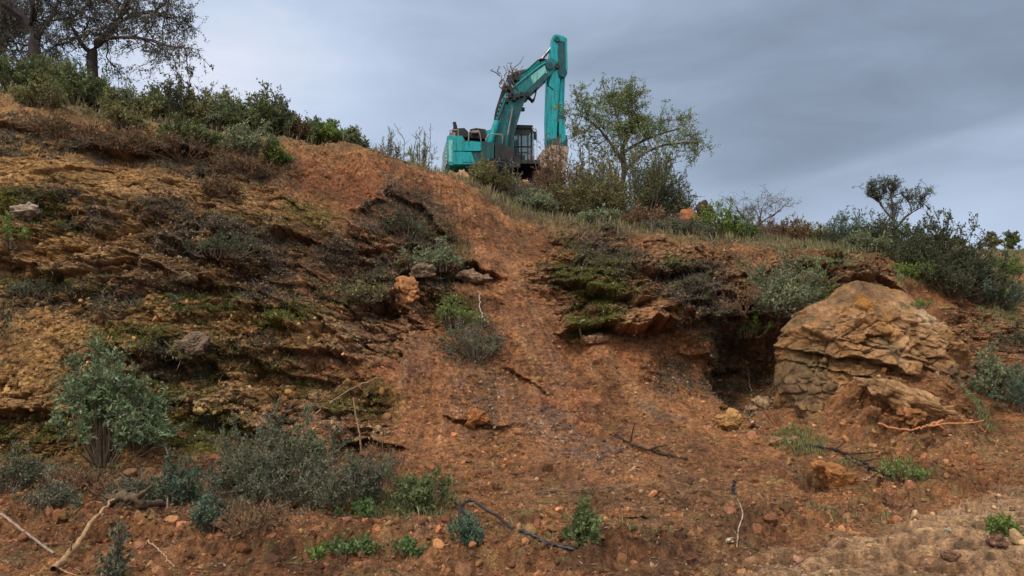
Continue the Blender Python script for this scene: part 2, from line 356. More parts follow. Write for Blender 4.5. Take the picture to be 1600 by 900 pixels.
# named ledges: (line, out above, in below, reach above px, reach below px)
LEDGES = [
 ([(-40,402),(40,412),(90,428),(140,425),(190,430)], .30, .22, 26, 26),
 ([(205,395),(250,422),(300,432),(350,440),(395,450)], .30, .30, 26, 22),
 ([(250,372),(320,400),(380,430),(430,465)], .16, .16, 22, 20),
 ([(420,372),(470,368),(530,384),(580,392)], .30, .28, 26, 20),
 ([(560,330),(610,300),(660,330),(700,370)], .16, .22, 24, 22),
 ([(585,470),(625,462),(640,440)], .20, .30, 26, 24),
 ([(650,436),(690,440),(730,420),(775,438)], .36, .36, 26, 24),
 ([(430,545),(480,560),(520,548),(560,560)], .30, .26, 60, 24),
 ([(540,480),(600,472),(650,500)], .22, .22, 30, 24),
 ([(180,545),(240,560),(300,572),(345,560)], .24, .24, 30, 26),
 ([(845,440),(900,452),(960,470),(1000,478)], .40, .34, 24, 18),
 ([(885,524),(905,527),(945,508),(990,518),(1035,512),(1090,505),(1150,486)], .70, .70, 34, 34),
 ([(990,418),(1080,432),(1150,440),(1220,440)], .38, .34, 22, 18),
 ([(1040,500),(1070,480),(1130,462),(1190,470)], .40, .40, 30, 26),
 ([(1080,540),(1140,556),(1200,552)], .22, .45, 22, 26),
 ([(1270,452),(1320,440),(1370,446),(1400,460)], .35, .35, 20, 22),
 ([(1190,432),(1240,420),(1300,425)], .25, .25, 16, 20),
 ([(120,345),(150,330),(190,345)], .15, .2, 18, 16),
 ([(120,200),(60,205),(0,198)], .28, .28, 18, 18),
 ([(140,232),(220,236),(300,246),(360,262)], .22, .26, 18, 16),
 ([(530,690),(580,684),(620,696)], .2, .26, 20, 18),
 ([(700,640),(740,664),(780,668)], .14, .12, 22, 14),
 ([(800,575),(830,590),(850,615)], .12, .14, 20, 18),
 ([(0,660),(60,640),(110,655),(140,690)], .2, .24, 40, 36),
 ([(380,640),(330,650),(280,660)], .2, .2, 26, 26),
]
for pts, oa, ib, ha, hb in LEDGES:
    pts = sorted(pts); xs = np.array([p[0] for p in pts], float); ys = np.array([p[1] for p in pts], float)
    lx = PX + 10 * n_hi; ly = np.interp(lx, xs, ys) + 9 * vnoise(B0, 1.9, 201) + 5 * vnoise(B0, 5.5, 202)
    endf = sstep(lx, xs[0] - 25, xs[0] + 15) * (1 - sstep(lx, xs[-1] - 15, xs[-1] + 25)) * front * (TV < 11.2)
    dy = PY - ly
    thick = .75 + .5 * vnoise(B0 * np.array([1, 1, .1]), 1.1, 203)
    up = np.exp(-np.clip(-dy, 0, None) / ha) * (1 - sstep(dy, -1.5, 1.5))
    dn = np.exp(-np.clip(dy - 3, 0, None) / hb) * sstep(dy, -1.5, 2.5)
    OUT += endf * thick * (oa * up - ib * dn)
# the dark hollow left of the boulder
OUT -= 2.1 * blob(1190, 572, 66, 72, 0, .7) + .7 * blob(1090, 575, 70, 45, 0, .8) + .6 * blob(1255, 520, 40, 60, 0, .8)
# soil apron under the boulder and the pale slab above it
OUT += .75 * blob(1400, 640, 130, 48, 16, .9)
Z += .55 * blob(1400, 650, 130, 48, 14, .9)
# grooves scraped down the slide
fan = np.arctan2(PX - 690, np.clip(PY - 150, 30, None)); fr_ = np.hypot(PX - 690, PY - 150)
gm = np.clip(blobs([(672, 600, 60, 100, -10), (760, 520, 70, 170, -20), (870, 540, 90, 150, -26), (720, 360, 40, 90, -25), (960, 620, 90, 60, -25, .7)]), 0, 1)
g0 = 0 * fan; fan = fan + .012 * n_md
groove = vnoise(np.stack([fan * 26, fr_ / 230, g0], 1), 1.0, 301) + .8 * vnoise(np.stack([fan * 62, fr_ / 130, g0], 1), 1.0, 302) + .45 * vnoise(np.stack([fan * 130, fr_ / 60, g0], 1), 1.0, 303)
OUT += .05 * groove * gm
OUT += scree * (.05 * ridged(B0, 2.2, 4, .6, seed=31))
# crest lip and brown clodded spoil on it
Z += .16 * np.clip(ridged(B0, 1.5, 4, .6, seed=33), -.3, 1) * sstep(TV, 9.6, 10.6) * (1 - sstep(TV, 11.3, 12.2))
# road: cleat marks, berm
road = np.clip(np.maximum(blob(1450, 880, 310, 64, -9, .25), blob(1600, 812, 190, 52, -16, .25)), 0, 1)
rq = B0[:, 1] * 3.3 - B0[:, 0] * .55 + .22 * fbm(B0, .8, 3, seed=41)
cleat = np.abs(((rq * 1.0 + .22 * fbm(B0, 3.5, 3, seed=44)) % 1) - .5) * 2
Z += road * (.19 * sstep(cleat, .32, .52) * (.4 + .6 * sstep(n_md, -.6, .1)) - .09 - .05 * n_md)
berm = blobs([(1180, 838, 130, 22, -13), (1440, 768, 130, 14, -10), (700, 868, 500, 13, 0), (200, 840, 300, 14, 3)])
Z += berm * (.13 + .10 * ridged(B0, 2.6, 4, .6, seed=43))
soil_fg = (TV > 3) * (1 - sstep(TV, 5.8, 6.6)) * (1 - .85 * road)
Z += soil_fg * (.055 * ridged(B0, 2.4, 5, .62, seed=45) + .03 * np.abs(fbm(B0, 9, 3, .6, seed=46)))
lp = (TV > 5.5) & (TV < 12)
OUT += lp * (.035 * ridged(B0, 4.5, 4, .65, seed=51) + .022 * fbm(B0, 14, 3, .65, seed=52))
Z += lp * .02 * ridged(B0, 6.5, 3, .65, seed=53) + (TV >= 12) * (TV < 14) * .12 * fbm(B0, .9, 3, seed=54)
# hole and hollows in the foreground
for (hx, hy, rx, ry, dp) in ((485, 846, 34, 9, .16), (235, 772, 30, 8, .12), (1230, 652, 50, 12, .2), (1265, 748, 26, 9, .16), (1015, 862, 30, 7, .1)):
    Z -= dp * blob(hx, hy, rx, ry)
mossd = blobs([(290, 470, 100, 30, 4), (60, 680, 90, 40, 0), (320, 680, 90, 50, 0), (930, 440, 70, 50, 15), (710, 485, 40, 24, 0), (230, 530, 90, 24, 0)])
OUT += .05 * mossd * np.abs(fbm(B0, 5.5, 3, .6, seed=66)) * 2
VT = B0.copy()
steep = 1.0
VT[:, 1] -= OUT; VT[:, 2] += Z + .12 * OUT * bank
TG = VT.reshape(NV, NU, 3)
du = np.gradient(TG, axis=1); dv = np.gradient(TG, axis=0)
NRM = np.cross(du, dv).reshape(-1, 3); NRM /= np.linalg.norm(NRM, axis=1, keepdims=True) + 1e-9
AREA = np.linalg.norm(np.cross(du, dv).reshape(-1, 3), axis=1)

# ------------------------------------------------------------------ earth colours
C = lambda *a: np.array(a)
RED = C(.30, .14, .062); YEL = C(.41, .235, .092); BRN = C(.14, .08, .045); SCR = C(.325, .15, .068); PALE = C(.44, .26, .125)
MOSS = C(.085, .082, .02); MOSS2 = C(.16, .15, .028); SCRUB = C(.065, .048, .036); ROCK = C(.31, .20, .115); GREY = C(.17, .115, .088); PLAT = C(.15, .12, .062)
def lerp(a, b, m): return a + (b - a) * m[:, None]
col = np.tile(RED, (len(B0), 1))
col = lerp(col, RED * .8 + BRN * .2, sstep(n_lo, -.2, .5) * .7)
col = lerp(col, YEL, sstep(-wx, -520, -330) * (wy > 100) * sstep(-wy, -735, -690) * (.55 + .45 * sstep(n_lo, -.5, .3)))
col = lerp(col, SCR, scree * .8)
col = lerp(col, C(.31, .12, .055), .6 * blobs([(620, 570, 60, 26, 0), (560, 300, 110, 40, 12), (960, 550, 60, 30, 0), (880, 640, 60, 50, 0)]))
col = lerp(col, PALE, .4 * gm * sstep(groove, .3, 1.0))
col = lerp(col, GREY, .75 * blobs([(900, 690, 130, 34, 22), (760, 620, 60, 60, 0, .8), (1040, 650, 60, 14, 25), (650, 560, 40, 40, 0, .6), (860, 560, 26, 70, -20, .5)]) * sstep(n_hi, -.4, .2))
col = lerp(col, ROCK, rocky * .8 * sstep(n_md + .5 * n_hi, -.35, .3))
col = col * (1 + .5 * BT * rocky)[:, None]
col = lerp(col, YEL * 1.05, .85 * blobs([(120, 370, 70, 26, 0), (40, 260, 110, 40, 0), (170, 270, 50, 24, 0), (100, 510, 80, 20, 0), (30, 590, 60, 40, 0), (210, 540, 60, 14, 0), (480, 530, 60, 30, -20)]))
scrubm = blobs([(360, 390, 130, 58, 8), (260, 340, 60, 40, 0), (640, 350, 80, 55, 30), (690, 400, 50, 50, 0), (520, 380, 70, 20, 0, .9), (560, 440, 90, 34, 0, .8), (120, 330, 80, 24, 10), (160, 470, 150, 40, 0, .75), (60, 225, 170, 24, 3, .8), (300, 250, 170, 26, 8, .85), (950, 400, 70, 40, 20, .9), (1090, 455, 80, 30, 0, .8), (20, 520, 30, 50, 0, .8), (420, 470, 60, 30, 0, .7), (280, 560, 50, 30, 0), (740, 530, 60, 34, 0, .6), (1200, 540, 70, 90, 0, .85), (70, 745, 160, 16, 0, .7), (450, 770, 170, 40, 0, .7), (1090, 590, 60, 30, 0, .6), (400, 540, 50, 24, 0, .9), (60, 470, 60, 30, 0, .6), (1120, 510, 90, 30, 0, .8), (850, 420, 16, 12, 0), (1140, 405, 60, 12, 0, .6)])
scrubm = scrubm * sstep(n_hi + .7 * n_md, -.5, .2)
col = lerp(col, SCRUB, .72 * scrubm)
mossm = blobs([(290, 470, 100, 22, 4), (330, 490, 60, 22, 0), (230, 530, 90, 24, 0, .9), (60, 680, 90, 40, 0), (320, 680, 90, 50, 0), (440, 500, 80, 22, -14), (560, 455, 60, 26, 0, .7), (710, 485, 40, 24, 0), (690, 390, 60, 40, 30, .6), (930, 440, 70, 50, 15, .9), (930, 500, 50, 16, 0), (60, 330, 70, 22, 5, .9), (80, 440, 90, 22, 0, .7), (570, 620, 60, 34, 0, .6), (450, 610, 60, 16, 0, .6), (240, 600, 110, 20, 0, .6), (360, 340, 70, 20, 0, .5), (1060, 430, 30, 18, 0, .6), (545, 640, 40, 14, 0, .6), (320, 560, 60, 50, 0, .6), (480, 330, 60, 30, 0, .5), (1240, 690, 40, 14, 0, .5), (900, 400, 40, 30, 0, .6), (400, 570, 70, 20, 0, .5)])
mossm = mossm * sstep(n_hi + .5 * n_md, -.5, .05)
col = lerp(col, np.where(sstep(n_md, -.1, .3)[:, None] > .5, MOSS2, MOSS), .88 * mossm)
col = lerp(col, C(.46, .29, .165), .92 * road * sstep(n_md, -.9, .0)); col = lerp(col, BRN, .75 * road * (1 - sstep(cleat + .25 * n_hi, .2, .5)) * sstep(n_md, -.6, .1))  # brown painted in the tread gaps, standing in for the ridges' weak shading
platm = sstep(TV, 10.8, 11.3) * (1 - blob(700, 290, 60, 22) * .8)
platm = platm * (1 - .9 * blob(1590, 405, 60, 16) * (PX > 1500))
col = lerp(col, PLAT, platm * .85)
col = lerp(col, BRN, .55 * soil_fg * sstep(fbm(B0, 2.2, 4, .6, seed=61), .0, .4))
col = lerp(col, C(.2, .15, .085), .6 * blobs([(100, 740, 160, 16, 3), (1000, 780, 220, 26, 0, .5), (1480, 700, 100, 20, 0, .5), (1490, 640, 50, 22, 10, .9)]))
sp = fbm(B0, 24, 2, .8, seed=71); hue = fbm(B0, 3.3, 4, .65, seed=72)
col = lerp(col, col * C(.55, .55, .6), sstep(fbm(B0, 7.5, 3, .7, seed=73), .12, .4) * .8)
strk = vnoise(np.stack([fan * 9, fr_ / 300, g0], 1), 1.0, 311) + .7 * vnoise(np.stack([fan * 22, fr_ / 120, g0], 1), 1.0, 312) + .5 * n_hi
col = lerp(col, BRN * 1.15, .62 * sstep(strk, .25, .9) * np.maximum(scree, soil_fg * .8) * (1 - road))
col = lerp(col, C(.36, .205, .11), .45 * sstep(-strk, .3, .9) * scree)
damp = fbm(B0 * np.array([1, .6, 1]), 1.15, 4, .6, seed=75)
col = lerp(col, col * C(.58, .56, .58), .85 * sstep(damp, .05, .32) * (1 - .6 * road) * (TV < 11.3))
col = lerp(col, C(.20, .17, .075), .45 * sstep(hue, .12, .42) * (TV < 11.2) * (1 - scree) * (1 - road))
col = lerp(col, col * C(1.25, 1.3, 1.35), sstep(-hue, .12, .42) * .7)
col = col * (1 + .7 * np.clip(sp, -.7, 1.0) + .35 * n_hi + .2 * n_md)[:, None]
col = np.clip(col, .015, .62)
idx = np.arange(NV * NU).reshape(NV, NU)
FQ = np.stack([idx[:-1, :-1], idx[:-1, 1:], idx[1:, 1:], idx[1:, :-1]], -1).reshape(-1, 4)
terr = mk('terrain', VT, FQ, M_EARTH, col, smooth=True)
tag(terr, kind='structure')
print('terrain', NV, NU, round(time.time() - T0, 1))

TPX, TPY, TD = proj(VT)
vis = np.where((TV > 3.5) & (TPX > -80) & (TPX < 1680) & (TPY < 930))[0]
def ground_px(px, py, rad=4):
    d2 = (TPX[vis] - px) ** 2 + (TPY[vis] - py) ** 2
    c = np.where(d2 < rad * rad)[0]
    if len(c) == 0: c = np.array([np.argmin(d2)])
    k = vis[c[np.argmin(TD[vis[c]])]]
    return VT[k], NRM[k]
def ground_d(px, d):
    x = (px - 800) / F * d
    q = (VT[:, 0] - x) ** 2 + (VT[:, 1] - d) ** 2
    k = np.argmin(q + 100 * (TV < 9)); return VT[k], NRM[k]
def ground_xy(x, y):
    k = np.argmin((VT[:, 0] - x) ** 2 + (VT[:, 1] - y) ** 2); return VT[k].copy()

# ------------------------------------------------------------------ plants
LV = dict(
 green=(.040, .022, C(.145, .19, .07), C(.065, .10, .038)), olive=(.05, .02, C(.21, .25, .135), C(.10, .135, .07)),
 sage=(.036, .016, C(.20, .28, .14), C(.07, .115, .055)),
 teal=(.036, .016, C(.10, .165, .10), C(.05, .09, .06)), dark=(.038, .019, C(.075, .095, .042), C(.035, .052, .024)),
 oak=(.04, .022, C(.12, .12, .085), C(.045, .05, .035)),
 grey=(.034, .015, C(.145, .165, .10), C(.065, .08, .05)), light=(.034, .019, C(.18, .27, .06), C(.09, .15, .035)),
 brown=(.036, .018, C(.20, .13, .065), C(.10, .07, .035)), mixed=(.038, .02, C(.20, .215, .075), C(.10, .095, .04)),
 almond=(.04, .02, C(.17, .24, .08), C(.09, .13, .045)), mint=(.034, .018, C(.12, .22, .07), C(.06, .12, .035)))
def stems(rs, n, r, h, K=7, flat=.35, base=.25, wob=.12):
    """stems fanning from a stool at the origin to points spread through the crown"""
    a = rs.uniform(0, 2 * np.pi, n); q = np.sqrt(rs.uniform(0, 1, n))
    tip = np.stack([r * q * np.cos(a), r * q * np.sin(a), h * np.sqrt(np.clip(1 - (q * .93) ** 2, .05, 1)) * rs.uniform(.55, 1.08, n)], 1)
    ph = rs.uniform(0, 6.28, 4); lob = 1 + .28 * np.sin(2 * a + ph[0]) + .22 * np.sin(3 * a + ph[1]) + .15 * np.sin(5 * a + ph[2])
    tip[:, :2] *= lob[:, None]; tip[:, 2] *= (.9 + .26 * np.sin(a + ph[3]) + .22 * np.sin(3 * a + ph[2]) * q) * np.where(rs.uniform(0, 1, n) < .12, 1.3, 1); tip[:, 2] = np.maximum(tip[:, 2], .12 * h)
    b = np.stack([base * r * q * np.cos(a), base * r * q * np.sin(a), np.full(n, -.06)], 1)
    t = np.linspace(0, 1, K)[None, :, None]
    mid = (b + tip) * .5 + np.stack([tip[:, 0] * flat * .5, tip[:, 1] * flat * .5, 0 * a], 1)
    Q = (1 - t) ** 2 * b[:, None] + 2 * t * (1 - t) * mid[:, None] + t * t * tip[:, None]
    Q += rs.normal(0, wob * min(r, h) * .35, Q.shape) * t
    return Q
def twigs(rs, Q, m, ln, K=4, lo=.3, up=.3):
    S, Kq, _ = Q.shape
    s = rs.randint(0, S, m); t = lo + (1 - lo) * rs.uniform(0, 1, m) ** .7; f = t * (Kq - 1); i = np.minimum(f.astype(int), Kq - 2); w = (f - i)[:, None]
    b = Q[s, i] * (1 - w) + Q[s, i + 1] * w; T = Q[s, i + 1] - Q[s, i]; T /= np.linalg.norm(T, axis=1, keepdims=True) + 1e-9
    D = T * .7 + rs.normal(size=(m, 3)) * .6 + np.array([0, 0, up]); D /= np.linalg.norm(D, axis=1, keepdims=True)
    L = ln * rs.uniform(.4, 1.25, m)[:, None, None]
    tt = np.linspace(0, 1, K)[None, :, None]
    return b[:, None] + D[:, None] * L * tt + rs.normal(0, .06, (m, K, 3)) * L * tt
def leaves_on(rs, Tw, n, L, Wd, c1, c2, jit=.0):
    m, K, _ = Tw.shape; s = rs.randint(0, m, n); t = rs.uniform(.15, 1, n) * (K - 1); i = np.minimum(t.astype(int), K - 2); w = (t - i)[:, None]
    Cc = Tw[s, i] * (1 - w) + Tw[s, i + 1] * w + rs.normal(0, jit, (n, 3)); T = Tw[s, i + 1] - Tw[s, i]; T /= np.linalg.norm(T, axis=1, keepdims=True) + 1e-9
    D = T * .5 + rs.normal(size=(n, 3)) * .75 + np.array([0, 0, .25])
    V_, F_ = leaf_mesh(Cc, D, L * rs.uniform(.6, 1.3, n), Wd * rs.uniform(.7, 1.25, n), rs)
    tone = rs.uniform(0, 1, m)[s]                                   # twig by twig
    cc = c1[None] + (c2 - c1)[None] * np.clip(tone + rs.normal(0, .25, n), 0, 1)[:, None]
    cc = cc * rs.uniform(.75, 1.3, (n, 1)); cc[:, 0] *= rs.uniform(.85, 1.3, n)
    return V_, F_, np.clip(np.repeat(cc, 4, 0), 0, .6)
SEED = [100]
def shrub(name, loc, r, h, style, label, cat='shrub', group=None, n1=38, n2=420, nl=3600, ls=1.0, twig=.16, lo=.3, wood=C(.11, .08, .06), ry=None, tw=.0032, lean=(0, 0), up=.3, base=.25):
    SEED[0] += 1; rs = np.random.RandomState(SEED[0])
    L, Wd, c1, c2 = LV[style]
    Q = stems(rs, n1, r, h, base=base); Tw = twigs(rs, Q, n2, twig * (r + h) * .5 * 1.6, up=up, lo=lo)
    for A in (Q, Tw):
        A[..., 0] += lean[0] * A[..., 2]; A[..., 1] += lean[1] * A[..., 2]
        if ry: A[..., 1] *= ry
    e = empty(name, loc, label, cat, group)
    r0 = np.linspace(.011, .004, Q.shape[1])[None] * np.ones((n1, 1)) * (.6 + .5 * h)
    r1 = np.linspace(tw, tw * .6, Tw.shape[1])[None] * np.ones((n2, 1))
    Vs, Fs = cat_mesh([tube_mesh(Q, r0, 4), tube_mesh(Tw, r1, 3)])
    cw = wood[None] * rs.uniform(.6, 1.5, (len(Vs) // 4 + 1, 1)).repeat(4, 0)[:len(Vs)]
    mk('stems', Vs, Fs, M_BARK, cw, parent=e)
    if nl:
        Vl, Fl, cl = leaves_on(rs, Tw, nl, L * ls, Wd * ls, c1, c2, .01)
        mk('foliage', Vl, Fl, M_LEAF, cl, parent=e, smooth=False)
    return e
def tree(name, loc, trunk, tr, label, style, levels, nl, ls=1.0, cat='tree', wood=C(.075, .058, .05), group=None, grav=0.0, seed=1, leaf_bias=.0):
    """trunk: list of polylines (local), tr: base radii; levels: (count, length, taper radius, spread, up)"""
    rs = np.random.RandomState(seed); e = empty(name, loc, label, cat, group)
    K = 9; Qs = []
    for pl in trunk:
        pl = np.array(pl, float); s = np.linspace(0, len(pl) - 1, K); Qs.append(herm(pl, s))
    Q = np.array(Qs); rad = np.array([[a + (b - a) * t for t in np.linspace(0, 1, K)] for a, b in tr])
    Vt, Ft = tube_mesh(Q, rad, 9)
    Vt = Vt + rs.normal(0, 1, Vt.shape) * .012
    mk('trunk', Vt, Ft, M_BARK, np.tile(wood, (len(Vt), 1)), parent=e)
    parts = []; cur = Q
    for (n, ln, r0, spread, up) in levels:
        S, Kq, _ = cur.shape; s = rs.randint(0, S, n); t = rs.uniform(.3, 1, n) ** .8 * (Kq - 1); i = np.minimum(t.astype(int), Kq - 2); w = (t - i)[:, None]
        b = cur[s, i] * (1 - w) + cur[s, i + 1] * w; T = cur[s, i + 1] - cur[s, i]; T /= np.linalg.norm(T, axis=1, keepdims=True) + 1e-9
        D = T * (1 - spread) + rs.normal(size=(n, 3)) * spread + np.array([0, 0, up]); D /= np.linalg.norm(D, axis=1, keepdims=True)
        L = ln * rs.uniform(.45, 1.2, n)[:, None, None]; kk = 6; tt = np.linspace(0, 1, kk)[None, :, None]
        bend = rs.normal(0, .25, (n, 1, 3))
        cur = b[:, None] + D[:, None] * L * tt + bend * L * tt ** 2 - np.array([0, 0, grav]) * L * tt ** 2 + rs.normal(0, .04, (n, kk, 3)) * L * tt
        parts.append(tube_mesh(cur, np.linspace(r0, r0 * .45, kk)[None] * rs.uniform(.6, 1.2, (n, 1)), 4))
    Vb, Fb = cat_mesh(parts); mk('branches', Vb, Fb, M_BARK, np.tile(wood, (len(Vb), 1)), parent=e)
    L, Wd, c1, c2 = LV[style]
    Vl, Fl, cl = leaves_on(rs, cur, nl, L * ls, Wd * ls, c1, c2, .03)
    mk('crown', Vl, Fl, M_LEAF, cl, parent=e, smooth=False)
    return e

# --- big trees above the left bank
def loc_d(px, d): return ground_d(px, d)[0]
def rel(base, pts, d): return [tuple(P(x, y, d + (dd[0] if dd else 0)) - base) for x, y, *dd in pts]
b = loc_d(78, 21.5)
tree('oak_tree', b, [[(0, 0, -.2)] + rel(b, [(62,100),(52,76),(58,52),(40,32),(5,5),(-40,-30)], 21.5), rel(b, [(56,60),(70,40,1),(88,10,1.5),(95,-40,2)], 21.5), rel(b, [(48,40),(52,10,-1),(40,-30,-1),(20,-70,-1)], 21.5)],
     [(.20, .09), (.08, .03), (.08, .04)], 'leaning dark-trunked tree at the far upper left, trunk bending towards the left edge', 'oak',
     [(26, 1.4, .035, .6, .1), (150, .9, .015, .7, .1), (900, .5, .006, .8, 0)], 12500, ls=1.6, seed=4, wood=C(.05, .04, .04))
b = loc_d(142, 22)
tree('oak_tree', b, [[(0, 0, -.2)] + rel(b, [(143,105),(144,86),(152,68),(170,52),(190,25),(205,-10)], 22), rel(b, [(145,85),(130,72),(118,50),(100,30)], 22), rel(b, [(160,62),(190,58,-1),(225,60,-1.2),(255,70,-1.5)], 22), rel(b, [(185,35),(215,22,.5),(240,18,1),(262,30,1)], 22), rel(b, [(190,25),(170,0,.5),(150,-30,1)], 22)],
     [(.17, .09), (.08, .03), (.06, .025), (.06, .025), (.08, .03)], 'spreading dark tree with drooping grey-green foliage beside the sky at upper left', 'oak',
     [(40, 1.2, .03, .65, .05), (240, .8, .013, .75, -.05), (1500, .42, .005, .85, -.1)], 19000, ls=1.55, seed=9, grav=.25, wood=C(.05, .038, .036))
b = loc_d(-5, 26)
tree('oak_tree', b, [[(0, 0, -.2)] + rel(b, [(0,90),(8,60),(5,20)], 26)], [(.2, .08)], 'dense dark tree behind the leaning tree at the left edge', 'oak',
     [(26, 1.6, .04, .8, .0), (160, 1.0, .02, .8, -.1), (800, .55, .008, .8, -.1)], 8000, ls=1.9, seed=14)
# --- almond tree right of the machine
b = loc_d(968, 27)
tree('almond_tree', b, [[(0, 0, -.2)] + rel(b, [(970,310),(975,262),(972,235),(985,205),(990,175)], 27), rel(b, [(973,255),(955,225,-.5),(935,200,-.5),(915,185,-.5)], 27), rel(b, [(972,240),(1000,222,.5),(1030,210,.5),(1065,200,.5)], 27), rel(b, [(974,270),(1005,240,-.7),(1045,225,-.8),(1085,222,-.8)], 27), rel(b, [(980,215),(965,185,.6),(958,160,.8)], 27)],
     [(.11, .05), (.06, .025), (.06, .025), (.055, .02), (.04, .02)], 'open almond tree with sparse green leaves standing right of the machine', 'almond',
     [(50, 1.0, .02, .6, .3), (260, .62, .01, .7, .2), (1400, .40, .005, .8, .0)], 20000, ls=1.8, seed=23, wood=C(.085, .062, .052))
b = loc_d(1400, 27)
tree('wild_pear_tree', b, [[(0, 0, -.2)] + rel(b, [(1398,360),(1395,330),(1392,296)], 27), rel(b, [(1398,360),(1420,335,.3),(1438,325,.3)], 27), rel(b, [(1396,345),(1380,325,.3),(1372,312,.3)], 27)],
     [(.06, .02), (.03, .012), (.03, .012)], 'small dark upright tree rising above the bushes on the right skyline', 'dark',
     [(36, .62, .014, .4, .9), (170, .36, .008, .5, .7), (420, .22, .005, .7, .3)], 5200, ls=1.6, seed=31)
b = loc_d(1172, 22)
tree('bare_tree', b, [[(0, 0, -.1)] + rel(b, [(1176,372),(1186,348),(1190,325)], 22), rel(b, [(1180,360),(1165,345),(1152,328)], 22), rel(b, [(1185,350),(1205,338),(1220,328)], 22)],
     [(.035, .015), (.02, .01), (.02, .01)], 'thin nearly leafless little tree on the crest between pale bushes', 'grey',
     [(26, .6, .009, .5, .3), (150, .35, .005, .7, .1), (420, .2, .0035, .8, 0)], 1500, ls=1.2, seed=37, wood=C(.12, .09, .07))
for i, (px, h, w, st, lb) in enumerate([(1512, 26, 26, 'dark', 'small round dark tree far off, leftmost on the right horizon'), (1553, 32, 30, 'mixed', 'olive-green round tree on the far horizon beyond the red field'), (1590, 26, 34, 'green', 'low green tree on the far horizon at the right edge')]):
    d = 64 + i; b = ground_d(px, d)[0]; hh = h * d / F; ww = w * d / F
    tree('distant_tree', b, [[(0, 0, -.1), (.05, 0, hh * .3), (0, 0, hh * .6)]], [(.12, .06)], lb, st,
         [(20, ww * .42, .04, .8, .15), (90, ww * .22, .02, .8, .1)], 2600, ls=4.2, seed=50 + i, group='trees on the far horizon')

# --- crest shrubs, left bank: px, depth, width px, height px, style, label
CREST = [
 (8, 18.2, 100, 82, 'green', 'bright green shrub at the left edge below the leaning tree'),
 (58, 18.6, 80, 62, 'mixed', 'brownish green shrub under the leaning tree'),
 (100, 18.0, 90, 74, 'green', 'green shrub between the two big trees'),
 (150, 18.6, 90, 70, 'olive', 'grey-green shrub at the foot of the spreading tree'),
 (200, 18.8, 90, 62, 'mixed', 'olive-brown shrub right of the spreading tree'),
 (232, 19.6, 80, 70, 'green', 'green shrub where the tree foliage droops to the crest'),
 (278, 19.0, 84, 88, 'dark', 'dark spiky shrub with upright shoots on the left crest'),
 (318, 19.2, 80, 72, 'mixed', 'mixed green shrub right of the spiky dark shrub'),
 (348, 19.0, 80, 76, 'olive', 'grey-green rounded shrub midway along the left crest'),
 (388, 18.8, 84, 82, 'green', 'leafy green shrub reaching down over the crest edge'),
 (420, 19.4, 60, 88, 'dark', 'tall narrow dark shrub with upright reddish tips'),
 (452, 19.6, 56, 50, 'brown', 'dry reddish brown shrub between two green ones'),
 (482, 19.8, 56, 46, 'green', 'green shrub with thin tips left of the bare soil hump'),
 (512, 19.8, 50, 40, 'light', 'fresh green shrub above the brown soil hump'),
 (540, 20.0, 46, 34, 'olive', 'last low grey-green shrub before the bare crest'),
]
for px, d, w, h, st, lb in CREST:
    d -= .8; h *= .86
    b, _ = ground_d(px, d)
    shrub('shrub', b, w * d / F * .56, h * d / F * 1.0, st, lb, group='shrubs along the left crest', n1=60, n2=800, nl=7500, ls=1.6, wood=C(.14, .10, .07))
# lower fringe
for px, py, w, h, st, lb in [
 (375, 240, 90, 52, 'olive', 'grey-green bush hanging over the crest below the leafy shrub'),
 (428, 252, 44, 34, 'light', 'small fresh green bush on the edge beside the soil hump'),
 (300, 222, 80, 34, 'green', 'low green bush on the crest edge among brown roots'),
 (185, 196, 90, 38, 'mixed', 'low olive bush on the crest edge below the spreading tree'),
 (60, 165, 100, 40, 'mixed', 'low brownish bush on the edge under the leaning tree')]:
    b, n = ground_px(px, py)
    shrub('bush', b, w * b[1] / F * .5, h * b[1] / F, st, lb, group='bushes on the lip of the left bank', n1=40, n2=480, nl=4000, ls=1.4, wood=C(.14, .10, .07))
for px, py, w, h, lb in [
 (100, 212, 110, 20, 'dry brown tangle of twigs under the crest at far left'),
 (200, 236, 110, 22, 'dry dark brush hanging under the crest below the spreading tree'),
 (290, 248, 120, 24, 'dry purple-brown brush tangle below the middle of the left crest'),
 (380, 268, 90, 20, 'dry brown brush below the grey-green hanging bush'),
 (340, 300, 70, 16, 'dead brush patch on the yellow upper face')]:
    b, n = ground_px(px, py)
    shrub('dry_bush', b, w * b[1] / F * .5, h * b[1] / F, 'brown', lb, cat='dry bush', group='dry brush under the left crest', n1=45, n2=420, nl=1500, twig=.34, wood=C(.15, .10, .065), tw=.007, ls=1.6)
# sparse twiggy shrubs by the machine
for px, d, w, h, st, nl_, lb in [
 (603, 21, 44, 44, 'mixed', 1300, 'sparse twiggy shrub on the crest left of the machine'),
 (652, 21.5, 56, 62, 'light', 1700, 'light green shrub with bare shoots just left of the machine')]:
    b, _ = ground_d(px, d); b = b.copy()
    shrub('twiggy_shrub', b, w * d / F * .5, h * d / F, st, lb, group='twiggy shrubs left of the machine', n1=22, n2=180, nl=nl_, ls=1.1)
